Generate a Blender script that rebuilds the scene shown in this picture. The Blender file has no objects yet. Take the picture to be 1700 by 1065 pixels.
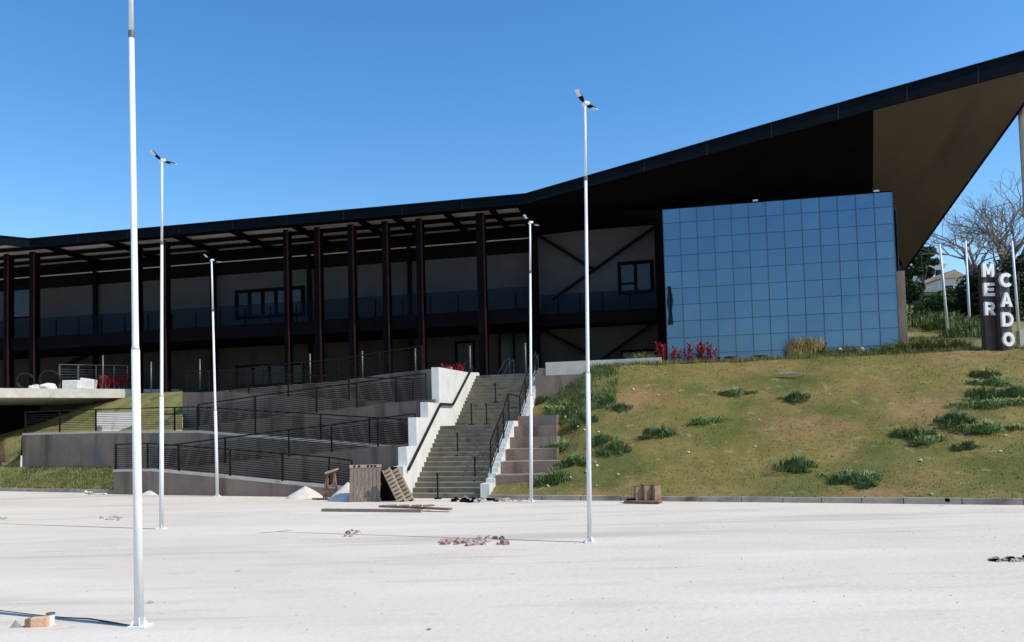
import bpy, bmesh, math, random
from mathutils import Vector, Matrix, noise
random.seed(7)
S = bpy.context.scene
COL = S.collection
R = math.radians
V = Vector

# ------------------------------------------------------------------ camera
F = 1300.0; CX, CY = 850.0, 657.0           # focal length and principal point in photo pixels
CAM = V((0, 0, 2.2)); PITCH = R(2.6); ROLL = R(1.5)
FW = V((0, math.cos(PITCH), math.sin(PITCH)))
U0 = V((0, -math.sin(PITCH), math.cos(PITCH))); R0 = V((1, 0, 0))
RT = R0*math.cos(ROLL) - U0*math.sin(ROLL)
UP = U0*math.cos(ROLL) + R0*math.sin(ROLL)
cd = bpy.data.cameras.new('camera'); cam = bpy.data.objects.new('camera', cd); COL.objects.link(cam)
m = Matrix((RT, UP, -FW)).transposed().to_4x4(); m.translation = CAM
cam.matrix_world = m
cd.sensor_width = 36; cd.lens = 36*F/1700; cd.shift_y = (CY-532.5)/1700; cd.clip_end = 3000; cd.clip_start = .1
S.camera = cam

# ------------------------------------------------------------------ light
EL = R(48); az = V((.92, -.39)).normalized()
TOSUN = V((az.x*math.cos(EL), az.y*math.cos(EL), math.sin(EL)))
w = bpy.data.worlds.new('World'); S.world = w; w.use_nodes = True
nt = w.node_tree; bg = nt.nodes['Background']
sky = nt.nodes.new('ShaderNodeTexSky'); sky.sky_type = 'NISHITA'; sky.sun_disc = False
sky.sun_elevation = EL; sky.sun_rotation = math.atan2(az.x, az.y)
sky.air_density = 1.3; sky.dust_density = 0.3; sky.ozone_density = 3.0; sky.altitude = 600
hs = nt.nodes.new('ShaderNodeHueSaturation'); hs.inputs['Saturation'].default_value = 1.32; hs.inputs['Hue'].default_value = .503; hs.inputs['Value'].default_value = 1.05
nt.links.new(sky.outputs[0], hs.inputs['Color']); nt.links.new(hs.outputs[0], bg.inputs[0]); bg.inputs[1].default_value = .15
sl = bpy.data.lights.new('sun', 'SUN'); sl.energy = 3.9; sl.angle = R(.5); sl.color = (1, .94, .85)
so = bpy.data.objects.new('sun', sl); COL.objects.link(so)
so.rotation_euler = (-TOSUN).to_track_quat('-Z', 'Y').to_euler(); so.location = (20, -10, 40)
S.view_settings.view_transform = 'Standard'; S.view_settings.look = 'None'
S.view_settings.exposure = .25; S.view_settings.gamma = 1

# ------------------------------------------------------------------ geometry helpers
def ray(x, y):
    return (RT*((x-CX)/F) + UP*((CY-y)/F) + FW).normalized()
def onz(x, y, z):
    d = ray(x, y); return CAM + d*((z-CAM.z)/d.z)
def udir(a): return V((math.cos(R(a)), -math.sin(R(a)), 0))
def ndir(a): return V((math.sin(R(a)), math.cos(R(a)), 0))
def onp(x, y, p0, a):
    n = ndir(a); d = ray(x, y); p0 = V((p0[0], p0[1], 0))
    return CAM + d*((p0-CAM).dot(n)/d.dot(n))
def onY(x, y, Y):
    d = ray(x, y); return CAM + d*(Y/d.y)

def link(name, me, mat=None, parent=None):
    o = bpy.data.objects.new(name, me); COL.objects.link(o)
    if mat is not None and me is not None:
        for mm in (mat if isinstance(mat, (list, tuple)) else [mat]): me.materials.append(mm)
    if parent is not None: o.parent = parent
    return o
def tag(o, label=None, cat=None, group=None, kind=None):
    if label: o['label'] = label
    if cat: o['category'] = cat
    if group: o['group'] = group
    if kind: o['kind'] = kind
    return o
def thing(name, loc, label, cat, group=None, rz=0):
    o = bpy.data.objects.new(name, None); COL.objects.link(o)
    o.location = loc; o.rotation_euler = (0, 0, rz); o.empty_display_size = .2
    return tag(o, label, cat, group)
def dup(root, loc=None, rz=None, label=None, scale=None):
    def cp(o, par):
        c = o.copy(); COL.objects.link(c); c.parent = par
        for ch in o.children: cp(ch, c)
        return c
    r = cp(root, None)
    if loc is not None: r.location = loc
    if rz is not None: r.rotation_euler = (0, 0, rz)
    if label: r['label'] = label
    if scale is not None: r.scale = (scale,)*3 if not isinstance(scale, tuple) else scale
    return r

class MB:
    def __init__(s): s.v = []; s.f = []; s.mi = []
    def add(s, vs, fs, mi=0):
        n = len(s.v); s.v += [tuple(v) for v in vs]
        s.f += [tuple(i+n for i in f) for f in fs]; s.mi += [mi]*len(fs); return s
    def hexa(s, b, t, mi=0):      # 4 bottom, 4 top points
        return s.add(list(b)+list(t), [(3,2,1,0),(4,5,6,7),(0,1,5,4),(1,2,6,5),(2,3,7,6),(3,0,4,7)], mi)
    def box(s, c, sx, sy, sz, ux=V((1,0,0)), uy=V((0,1,0)), uz=V((0,0,1)), mi=0):
        c = V(c); q = [(-1,-1),(1,-1),(1,1),(-1,1)]
        b = [c+ux*(a*sx/2)+uy*(d*sy/2)-uz*(sz/2) for a, d in q]
        t = [c+ux*(a*sx/2)+uy*(d*sy/2)+uz*(sz/2) for a, d in q]
        return s.hexa(b, t, mi)
    def bar(s, p, q, wd, hd=None, mi=0, up=V((0,0,1))):
        p, q = V(p), V(q); hd = hd or wd; d = q-p; L = d.length
        if L < 1e-6: return s
        d.normalize(); sd = d.cross(up)
        if sd.length < 1e-3: sd = d.cross(V((0,1,0)))
        sd.normalize(); uu = sd.cross(d)
        return s.box((p+q)/2, L, wd, hd, d, sd, uu, mi)
    def tube(s, pts, rs, n=10, cap=True, mi=0):
        pts = [V(p) for p in pts]
        if not isinstance(rs, (list, tuple)): rs = [rs]*len(pts)
        vs = []; fs = []
        for i, p in enumerate(pts):
            d = (pts[min(i+1, len(pts)-1)]-pts[max(i-1, 0)]).normalized()
            a = d.cross(V((0,0,1)));
            if a.length < 1e-2: a = V((1,0,0))
            a.normalize(); b = a.cross(d).normalized()
            if a.dot(V((1,0,0))) < -.99 and abs(d.z) > .99: a = -a
            for k in range(n):
                t = 2*math.pi*k/n; vs.append(p+(a*math.cos(t)+b*math.sin(t))*rs[i])
        for i in range(len(pts)-1):
            for k in range(n):
                k2 = (k+1) % n; fs.append((i*n+k, i*n+k2, (i+1)*n+k2, (i+1)*n+k))
        if cap: fs.append(tuple(range(n-1, -1, -1))); fs.append(tuple(range((len(pts)-1)*n, len(pts)*n)))
        return s.add(vs, fs, mi)
    def prism(s, poly, off, mi=0):   # polygon extruded by off
        n = len(poly); off = V(off); a = [V(p) for p in poly]; b = [p+off for p in a]
        return s.add(a+b, [tuple(range(n)), tuple(range(2*n-1, n-1, -1))]+[(i, i+n, (i+1) % n+n, (i+1) % n) for i in range(n)], mi)
    def me(s, name='mesh', smooth=False, bevel=0):
        me = bpy.data.meshes.new(name); me.from_pydata(s.v, [], s.f)
        me.polygons.foreach_set('material_index', s.mi)
        bm = bmesh.new(); bm.from_mesh(me)
        if bevel:
            bmesh.ops.bevel(bm, geom=bm.edges[:], offset=bevel, segments=1, affect='EDGES', profile=.5)
        bmesh.ops.recalc_face_normals(bm, faces=bm.faces[:])
        bm.to_mesh(me); bm.free()
        if smooth:
            for p in me.polygons: p.use_smooth = True
        me.update(); return me
    def build(s, name, mat, parent=None, smooth=False, bevel=0, pos=None):
        if pos is not None:
            pos = V(pos); s.v = [tuple(V(v)-pos) for v in s.v]
        o = link(name, s.me(name, smooth, bevel), mat, parent)
        if pos is not None: o.location = pos
        return o
    def child(s, name, mat, par, **k):     # vertices given in world space, parent an un-rotated Empty
        s.v = [tuple(V(v)-par.location) for v in s.v]
        return s.build(name, mat, par, **k)
    @staticmethod
    def quick(): return MB()

# ------------------------------------------------------------------ materials
def mat(name, col, rough=.8, metal=0, col2=None, scale=3, detail=6, bump=0, bscale=None, spec=.5, mix=(.35,.65), dist=0, extra=None, stretch=None):
    m = bpy.data.materials.new(name); m.use_nodes = True; n = m.node_tree; L = n.links
    b = n.nodes['Principled BSDF']; b.inputs['Roughness'].default_value = rough; b.inputs['Metallic'].default_value = metal
    b.inputs['Specular IOR Level'].default_value = spec
    b.inputs['Base Color'].default_value = (*col, 1)
    tc = n.nodes.new('ShaderNodeTexCoord')
    geo = n.nodes.new('ShaderNodeNewGeometry')
    src = geo.outputs['Position']
    if stretch:
        mp = n.nodes.new('ShaderNodeMapping'); mp.inputs['Scale'].default_value = stretch; L.new(src, mp.inputs[0]); src = mp.outputs[0]
    last = None
    if col2 is not None:
        t = n.nodes.new('ShaderNodeTexNoise'); t.inputs['Scale'].default_value = scale; t.inputs['Detail'].default_value = detail
        t.inputs['Roughness'].default_value = .62; t.inputs['Distortion'].default_value = dist
        L.new(src, t.inputs['Vector'])
        r = n.nodes.new('ShaderNodeValToRGB'); r.color_ramp.elements[0].position = mix[0]; r.color_ramp.elements[1].position = mix[1]
        r.color_ramp.elements[0].color = (*col, 1); r.color_ramp.elements[1].color = (*col2, 1)
        L.new(t.outputs['Fac'], r.inputs[0]); last = r.outputs[0]
    for e in (extra or []):      # (colour, scale, lo, hi, stretch)
        t = n.nodes.new('ShaderNodeTexNoise'); t.inputs['Scale'].default_value = e[1]; t.inputs['Detail'].default_value = 5
        v = geo.outputs['Position']
        mp = n.nodes.new('ShaderNodeMapping'); mp.inputs['Scale'].default_value = e[4] if len(e) > 4 else (1,1,1)
        mp.inputs['Location'].default_value = (e[1]*7.3, 3.1, 1.7); L.new(v, mp.inputs[0]); L.new(mp.outputs[0], t.inputs['Vector'])
        r = n.nodes.new('ShaderNodeMapRange'); r.inputs[1].default_value = e[2]; r.inputs[2].default_value = e[3]; L.new(t.outputs['Fac'], r.inputs[0])
        mx = n.nodes.new('ShaderNodeMix'); mx.data_type = 'RGBA'; L.new(r.outputs[0], mx.inputs[0])
        if last: L.new(last, mx.inputs[6])
        else: mx.inputs[6].default_value = (*col, 1)
        mx.inputs[7].default_value = (*e[0], 1); last = mx.outputs[2]
    if last: L.new(last, b.inputs['Base Color'])
    if bump:
        t = n.nodes.new('ShaderNodeTexNoise'); t.inputs['Scale'].default_value = bscale or scale*6; t.inputs['Detail'].default_value = 6
        L.new(geo.outputs['Position'], t.inputs['Vector'])
        bp = n.nodes.new('ShaderNodeBump'); bp.inputs['Strength'].default_value = bump; bp.inputs['Distance'].default_value = .05
        L.new(t.outputs['Fac'], bp.inputs['Height']); L.new(bp.outputs[0], b.inputs['Normal'])
    return m
M = {}
M['pad'] = mat('compacted_pad', (.60,.525,.42), .95, col2=(.65,.575,.47), scale=.12, bump=.22, bscale=9, spec=.1, dist=.6,
    extra=[((.54,.475,.39), .35, .50, .80, (1,2.2,1)), ((.655,.56,.44), .07, .50, .70, (1,1.5,1)), ((.45,.39,.32), 4, .64, .84), ((.52,.46,.385), .9, .58, .78, (.4,2,1)), ((.50,.44,.36), .30, .56, .66, (.22,3.2,1)), ((.67,.605,.51), .22, .54, .68, (.5,2.2,1))])
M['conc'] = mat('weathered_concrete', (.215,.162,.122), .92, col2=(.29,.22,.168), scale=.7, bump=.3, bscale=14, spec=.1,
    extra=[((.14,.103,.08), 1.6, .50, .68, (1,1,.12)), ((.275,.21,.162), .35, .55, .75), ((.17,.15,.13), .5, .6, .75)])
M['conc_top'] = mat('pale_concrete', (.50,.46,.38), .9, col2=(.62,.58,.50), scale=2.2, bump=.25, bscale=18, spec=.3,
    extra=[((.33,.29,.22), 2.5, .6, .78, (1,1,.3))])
M['stair'] = mat('stair_concrete', (.20,.175,.125), .92, col2=(.29,.25,.185), scale=1.3, bump=.3, bscale=16, spec=.1,
    extra=[((.12,.11,.085), 2.2, .56, .74, (1,1,.4))])
M['whitewall'] = mat('white_wall', (.60,.58,.53), .85, col2=(.70,.68,.63), scale=1.5, bump=.1, bscale=20,
    extra=[((.5,.45,.37), 3.5, .6, .8, (1,1,.25))])
M['kerb'] = mat('kerb_concrete', (.30,.265,.22), .92, col2=(.42,.37,.31), scale=1.7, bump=.3, bscale=18, extra=[((.13,.11,.08), .8, .55, .7)])
M['white'] = mat('white_paint', (.78,.78,.77), .42, col2=(.70,.70,.69), scale=3, spec=.4, extra=[((.55,.52,.47), 9, .58, .80, (1,1,.12))])
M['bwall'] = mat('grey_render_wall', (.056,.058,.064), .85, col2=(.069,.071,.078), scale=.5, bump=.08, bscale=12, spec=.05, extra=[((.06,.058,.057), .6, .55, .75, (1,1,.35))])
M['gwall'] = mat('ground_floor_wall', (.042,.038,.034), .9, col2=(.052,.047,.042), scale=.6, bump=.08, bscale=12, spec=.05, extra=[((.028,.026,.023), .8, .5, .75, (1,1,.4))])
M['black'] = mat('black_steel', (.0035,.0032,.0036), .7, col2=(.006,.005,.006), scale=2, spec=.03)
M['blacksoffit'] = mat('black_soffit', (.003,.0026,.0026), .85, col2=(.007,.004,.0035), scale=.6, spec=.02)
M['maroon'] = mat('maroon_steel', (.055,.017,.017), .7, col2=(.030,.009,.010), scale=3, spec=.1)
M['fascia'] = mat('navy_fascia', (.004,.007,.010), .85, col2=(.006,.009,.013), scale=1.5, spec=.02)
M['soffit'] = mat('brown_soffit', (.066,.048,.029), .8, col2=(.074,.054,.034), scale=.8, spec=.2, extra=[((.050,.035,.022), .5, .5, .7, (1,.3,1))])
M['sheet'] = mat('roof_sheet', (.50,.46,.44), .7, col2=(.58,.54,.52), scale=1.4)
M['darkrail'] = mat('dark_rail_paint', (.010,.008,.008), .6, spec=.08, col2=(.03,.025,.022), scale=8)
M['steel'] = mat('galvanised_steel', (.16,.165,.165), .55, .4, col2=(.12,.125,.125), scale=9)
M['wood'] = mat('grey_wood', (.19,.14,.105), .85, col2=(.27,.21,.165), scale=3, bump=.3, bscale=30, stretch=(6,6,1))
M['woodpale'] = mat('pale_wood', (.46,.36,.25), .85, col2=(.33,.24,.16), scale=4, bump=.3, bscale=30)  # wood of a paler tone
M['woodred'] = mat('red_brown_wood', (.16,.07,.05), .85, col2=(.27,.15,.10), scale=5, bump=.3, bscale=30)
M['rust'] = mat('rusty_tin', (.24,.13,.075), .7, col2=(.34,.22,.14), scale=7, bump=.2, bscale=20)
M['rubble'] = mat('rubble', (.26,.21,.18), .95, col2=(.46,.40,.35), scale=6, bump=.4, bscale=20)
M['redrubble'] = mat('brick_rubble', (.34,.17,.12), .95, col2=(.45,.30,.24), scale=6, bump=.4, bscale=20)
M['sand'] = mat('sand_heap', (.58,.50,.42), .95, col2=(.66,.60,.53), scale=4, bump=.4, bscale=20, extra=[((.42,.36,.29), 9, .58, .72)])
M['brick'] = mat('orange_brick', (.62,.36,.22), .9, col2=(.68,.46,.32), scale=8, bump=.3, bscale=25)
M['rubber'] = mat('black_cable_rubber', (.02,.02,.02), .6)
M['soil'] = mat('red_soil', (.05,.028,.016), .95, col2=(.12,.068,.036), scale=1.5, bump=.6, bscale=8)
M['turf'] = mat('dry_turf', (.150,.130,.036), .95, col2=(.200,.155,.052), scale=.55, bump=.6, bscale=7, spec=.1, dist=.8, mix=(.38,.62),
    extra=[((.098,.106,.026), .30, .46, .62), ((.24,.150,.064), .20, .52, .66, (1,1,2)), ((.075,.095,.025), .18, .56, .70), ((.12,.105,.04), 3.5, .54, .72), ((.25,.21,.085), 2.2, .60, .76), ((.17,.11,.05), 1.1, .62, .74)])
M['turf2'] = mat('green_turf', (.14,.135,.045), .95, col2=(.25,.22,.09), scale=.6, bump=.8, bscale=6, spec=.1, dist=.5,
    extra=[((.07,.09,.022), 1.4, .54, .68), ((.3,.25,.1), .8, .6, .75)])
def leafmat(name, c1, c2, sc=1.7):
    return mat(name, c1, .7, col2=c2, scale=sc, spec=.25, detail=3)
M['grass'] = leafmat('grass_blades', (.165,.165,.045), (.26,.21,.08), .5)
M['weed'] = leafmat('weed_leaves', (.060,.120,.034), (.16,.21,.07), 4)
M['weed2'] = leafmat('pale_weed_leaves', (.085,.13,.04), (.15,.18,.06), 2)
M['weed3'] = leafmat('bright_weed_leaves', (.13,.20,.06), (.20,.26,.09), 3)
M['orngrass'] = leafmat('ornamental_grass', (.11,.13,.035), (.24,.23,.08), 2)
M['redleaf'] = leafmat('red_leaves', (.22,.012,.018), (.40,.03,.04), 3)
M['croton'] = leafmat('croton_leaves', (.40,.30,.10), (.30,.19,.09), 3)
M['tree'] = leafmat('tree_leaves', (.020,.040,.014), (.05,.085,.025), 1.2)
M['bark'] = mat('bark', (.10,.075,.055), .9, col2=(.16,.125,.10), scale=4, bump=.4, bscale=15)
M['twig'] = mat('twig', (.13,.11,.10), .9, col2=(.20,.175,.16), scale=2)
M['hedge'] = leafmat('hedge_leaves', (.018,.03,.012), (.045,.06,.022), 1.5)
M['signpost'] = mat('brown_sign_panel', (.045,.030,.026), .6, col2=(.07,.045,.038), scale=3)
M['letter'] = mat('white_letter', (.78,.77,.75), .5, col2=(.70,.69,.67), scale=4)
M['housewhite'] = mat('pale_house_wall', (.62,.66,.64), .85, col2=(.72,.74,.72), scale=1)
M['housegrey'] = mat('grey_house_wall', (.22,.23,.21), .85, col2=(.30,.30,.28), scale=1)
M['tile'] = mat('tile_roof', (.35,.24,.17), .85, col2=(.46,.36,.28), scale=2)
M['darkglass'] = mat('dark_window_glass', (.008,.012,.018), .25, spec=.25)
M['tarp'] = mat('black_cloth', (.008,.008,.009), .8, bump=.4, bscale=4)
M['sack'] = mat('white_sack', (.55,.53,.50), .9, col2=(.68,.66,.62), scale=5, bump=.3, bscale=9)
M['lens'] = mat('lamp_lens', (.55,.6,.62), .25)

def glass_mat():
    m = bpy.data.materials.new('blue_mirror_glass'); m.use_nodes = True; n = m.node_tree; L = n.links
    b = n.nodes['Principled BSDF']
    b.inputs['Metallic'].default_value = .85; b.inputs['Roughness'].default_value = .30
    g = n.nodes.new('ShaderNodeNewGeometry')
    t = n.nodes.new('ShaderNodeTexNoise'); t.inputs['Scale'].default_value = .35; t.inputs['Detail'].default_value = 3
    L.new(g.outputs['Position'], t.inputs['Vector'])
    at = n.nodes.new('ShaderNodeAttribute'); at.attribute_name = 'tint'
    ad = n.nodes.new('ShaderNodeMath'); ad.operation = 'MULTIPLY_ADD'; L.new(at.outputs['Fac'], ad.inputs[0]); ad.inputs[1].default_value = .35; L.new(t.outputs['Fac'], ad.inputs[2])
    r = n.nodes.new('ShaderNodeValToRGB'); r.color_ramp.elements[0].position = .35; r.color_ramp.elements[1].position = .95
    r.color_ramp.elements[0].color = (.088,.170,.258, 1); r.color_ramp.elements[1].color = (.112,.205,.302, 1)
    L.new(ad.outputs[0], r.inputs[0]); L.new(r.outputs[0], b.inputs['Base Color'])
    return m
M['glass'] = glass_mat()
def tint_glass():
    m = bpy.data.materials.new('tinted_balustrade_glass'); m.use_nodes = True; n = m.node_tree; L = n.links
    out = n.nodes['Material Output']; n.nodes.remove(n.nodes['Principled BSDF'])
    tr = n.nodes.new('ShaderNodeBsdfTransparent'); tr.inputs[0].default_value = (.62,.66,.70,1)
    gl = n.nodes.new('ShaderNodeBsdfGlossy'); gl.inputs['Roughness'].default_value = .15; gl.inputs[0].default_value = (.03,.045,.06,1)
    mx = n.nodes.new('ShaderNodeMixShader'); mx.inputs[0].default_value = .06
    L.new(tr.outputs[0], mx.inputs[1]); L.new(gl.outputs[0], mx.inputs[2]); L.new(mx.outputs[0], out.inputs[0])
    return m
M['tint'] = tint_glass()

# ------------------------------------------------------------------ ground
g = MB(); g.add([(-700,-300,0),(700,-300,0),(700,900,0),(-700,900,0)], [(0,1,2,3)])
tag(g.build('ground', M['pad']), kind='structure')

def lerp(a, b, t): return a+(b-a)*t
def polylerp(pts, t):
    n = len(pts)-1; x = min(max(t, 0), 1)*n; i = min(int(x), n-1); return pts[i].lerp(pts[i+1], x-i)
def patch(name, rows, mt, nu=60, nv=20, amp=.06, fr=.7, prof=None, kind='structure', smooth=True):
    """rows: list of polylines (front to back); a bumpy sheet through them"""
    vs = []; fs = []
    for j in range(nv+1):
        t = j/nv; y = t*(len(rows)-1); k = min(int(y), len(rows)-2); f = y-k
        if prof and len(rows) == 2: f2 = prof(f)
        for i in range(nu+1):
            a = polylerp(rows[k], i/nu); b = polylerp(rows[k+1], i/nu)
            p = a.lerp(b, f)
            if prof and len(rows) == 2: p.z = lerp(a.z, b.z, f2)
            e = min(1, min(t, 1)*6)
            p.z += amp*e*(noise.noise(p*fr)+.5*noise.noise(p*fr*3.1)); vs.append(p)
    for j in range(nv):
        for i in range(nu):
            a = j*(nu+1)+i; fs.append((a, a+1, a+nu+2, a+nu+1))
    b = MB(); b.add(vs, fs); o = b.build(name, mt, smooth=smooth)
    return tag(o, kind=kind)

# right embankment between kerb and crest
kx = [806,860,940,1040,1140,1250,1360,1470,1580,1700,1830,1980,2150]
def kerb_y(x): return 829.3+(x-850)*(838.2-829.3)/850 if x > 600 else 815+x*.0185
kback = V((.42,.906,0))
kb = [onz(x, kerb_y(x), 0)+kback*.11+V((0,0,.13)) for x in kx]
kb[0] = kb[0]+V((.1,0,0))
cxs = [(899,629,4.95),(935,624,4.98),(985,610,5.05),(1050,605,5.12),(1120,602,5.15),(1210,600,5.18),(1300,595,5.2),(1390,591,5.22),(1480,587,5.24),(1580,582,5.26),(1680,578,5.28),(1800,573,5.3),(1950,566,5.3)]
cr = [onz(*c) for c in cxs]
slope_prof = lambda f: f + .045*math.sin(f*math.pi*2)*-1
patch('embankment', [kb, cr], M['turf'], 150, 60, .10, .8, slope_prof)
def slope_pt(i, f):
    a = polylerp(kb, i); b = polylerp(cr, i); p = a.lerp(b, f); p.z = lerp(a.z, b.z, slope_prof(f))
    p.z += .10*min(1, f*6)*(noise.noise(p*.8)+.5*noise.noise(p*.8*3.1)); return p
def slope_px(x, y):      # surface point seen at photo pixel
    d = ray(x, y); best = None
    for k in range(2000):
        q = CAM+d*(15+k*.02)
        # find slope height below q
        best = slope_h(q)
        if best is not None and q.z <= best: return V((q.x, q.y, best))
    return q
_grid = {}
for i in range(241):
    for j in range(81):
        p = slope_pt(i/240, j/80); _grid.setdefault((int(p.x*2), int(p.y*2)), []).append(p)
def slope_h(q):
    c = []
    kx_, ky_ = int(q.x*2), int(q.y*2)
    for a in (-1,0,1):
        for b in (-1,0,1): c += _grid.get((kx_+a, ky_+b), [])
    if not c: return None
    return min(c, key=lambda p: (p.x-q.x)**2+(p.y-q.y)**2).z

# plateau and hill behind the crest
def hill(X, Y):
    s = min(max((X-19)/5, 0), 1); s = s*s*(3-2*s)
    return 5.3 + s*(.25*max(0, Y-39) - .0006*max(0, Y-70)**2*0) 
rows = [cr]
for k, dy in enumerate((1.5, 4, 7, 11, 16, 24, 36, 60, 95)):
    r = []
    for p in cr:
        q = V((p.x*(1+dy/60) if p.x > 12 else p.x, p.y+dy, 0)); q.z = max(p.z, min(hill(q.x, q.y), 15)); r.append(q)
    rows.append(r)
patch('hillside', rows, M['turf2'], 110, 90, .12, .35)

# kerbs
def kerb(name, pts, wd=.14, h=.15):
    b = MB()
    for p, q in zip(pts[:-1], pts[1:]):
        n = V((-(q-p).y, (q-p).x, 0)).normalized()*wd
        L = (q-p).length; k = max(1, int(L/1.0))
        for i in range(k):
            a = p.lerp(q, (i+.008)/k); c = p.lerp(q, (i+.992)/k); z = V((0,0,h+random.uniform(-.012, .012)))
            jj = n.normalized()*random.uniform(-.012, .012)
            b.hexa([a+jj, c+jj, c+n+jj, a+n+jj], [a+z+jj, c+z+jj, c+n+z+jj, a+n+z+jj])
    return tag(b.build(name, M['kerb'], bevel=0), kind='structure')
kerb('kerb', [onz(x, kerb_y(x), 0) for x in (812,900,1100,1300,1500,1700,2100)])
kerb('kerb', [onz(x, kerb_y(x), 0) for x in (-300,-100,0,100,189)])

# ------------------------------------------------------------------ stairs
SL0 = V((-3.59, 27.1, 0)); SLD = V((.156, .988, 0)).normalized()
SR0 = V((-1.08, 26.25, 0)); SRD = V((.186, .983, 0)).normalized()
LOW = 15; UPN = 15; RS = 2.5/15
tt = [0.0+.31*i for i in range(LOW)]              # front of each riser
tt2 = [7.0+.335*i for i in range(UPN)]
def stair_z(t):
    if t < 0: return 0
    if t < tt[-1]+.31: return RS*(min(int(t/.31), LOW-1)+1)
    if t < 7.0: return 2.5
    return 2.5+RS*(min(int((t-7)/.335), UPN-1)+1)
root = thing('outdoor_staircase', (SL0.x, SL0.y, 0), 'long weathered concrete staircase climbing in two flights between the ramps and the grassy bank', 'staircase')
edges = tt+[7.0+.335*i for i in range(UPN)]+[13.2]
def flight(ts, z0, tend, nm):
    b = MB()
    for i, t in enumerate(ts):
        t2 = ts[i+1] if i+1 < len(ts) else tend
        z = z0+RS*(i+1)
        q = [SL0+SLD*(t-.02), SR0+SRD*(t-.02), SR0+SRD*t2, SL0+SLD*t2]
        up = [V((a.x, a.y, z)) for a in q]; lo = [V((a.x, a.y, z-.045)) for a in q]
        b.hexa(lo, up)                      # tread with a nosing
        q2 = [SL0+SLD*t, SR0+SRD*t, SR0+SRD*t2, SL0+SLD*t2]
        b.hexa([V((a.x, a.y, z0-.3 if z0 else 0)) for a in q2], [V((a.x, a.y, z-.045)) for a in q2])
    return b.child(nm, M['stair'], root)
flight(tt, 0, 7.0, 'flight'); flight(tt2, 2.5, 13.0, 'flight')
# left white stepped wall
LW = [(-.85,1.14),(-.35,1.14),(-.35,1.77),(.92,1.77),(.92,2.8),(2.56,2.8),(2.56,3.4),(4.3,3.4),(4.3,4.86),(10.0,5.05),(12.1,5.2),(12.6,5.2)]
perp = V((-SLD.y, SLD.x, 0))     # to the left
b = MB(); poly = [SL0+SLD*LW[0][0]]+[SL0+SLD*t+V((0,0,z)) for t, z in LW]+[SL0+SLD*LW[-1][0]]
b.prism(poly, perp*.30); b.child('side_wall', M['whitewall'], root)
# right low wall, top follows the nosings
b = MB(); pr = V((SRD.y, -SRD.x, 0))
for i, t in enumerate(edges[:-1]):
    t2 = edges[i+1]; z = stair_z(t+.05)+.12
    if i == 0: z = .5
    a, c = SR0+SRD*(t-(.25 if i == 0 else 0)), SR0+SRD*t2
    b.hexa([a, c, c+pr*.30, a+pr*.30], [a+V((0,0,z)), c+V((0,0,z)), c+pr*.30+V((0,0,z)), a+pr*.30+V((0,0,z))])
b.child('side_wall', M['whitewall'], root)
# handrail on the left wall
b = MB()
hp = [(-.4,1.0),(4.25,3.38),(6.4,3.42),(10.6,5.35)]
ps = [SL0+SLD*t-perp*.07+V((0,0,z)) for t, z in hp]
for p, q in zip(ps[:-1], ps[1:]): b.bar(p, q, .06, .09)
for t in (0.6,2.0,3.6,5.2,7.6,9.2):
    z = 1.0+(t+.4)*.512 if t < 4.25 else (3.4 if t < 6.4 else 3.42+(t-6.4)*.46)
    p = SL0+SLD*t+V((0,0,z)); b.bar(p, p-perp*.07, .03)
b.child('handrail', M['darkrail'], root)

# railing on the right side
def railing(name, pts, h, label, cat='railing', group=None, wires=10, pw=.06, mt='darkrail', posts=None, wr=.012, top=.05):
    """pts: foot points on ground; posts at every point"""
    r = thing(name, pts[0], label, cat, group)
    z = V((0,0,h))
    for i, p in enumerate(pts):
        if posts is None or i in posts:
            MB().bar(p, p+z, pw, pw).child('post', M[mt], r)
    b = MB()
    for p, q in zip(pts[:-1], pts[1:]): b.bar(p+z, q+z, top, top)
    b.child('top_rail', M[mt], r)
    if wires:
        b = MB()
        for p, q in zip(pts[:-1], pts[1:]):
            for k in range(wires):
                zz = V((0,0,h*(.12+.8*k/wires))); b.bar(p+zz, q+zz, wr*2, wr*2)
        b.child('rail_wires', M[mt], r)
    return r
def rp(t, off=.12): 
    p = SR0+SRD*t+pr*off; p.z = stair_z(t+.05)+.12 if t > .4 else .5; return p
railing('railing', [rp(t) for t in (.9,2.2,3.3,4.4,6.9)]+[rp(8.4),rp(10.0),rp(11.6)], 1.05, 'dark railing along the right side of the concrete staircase', wires=4)
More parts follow.
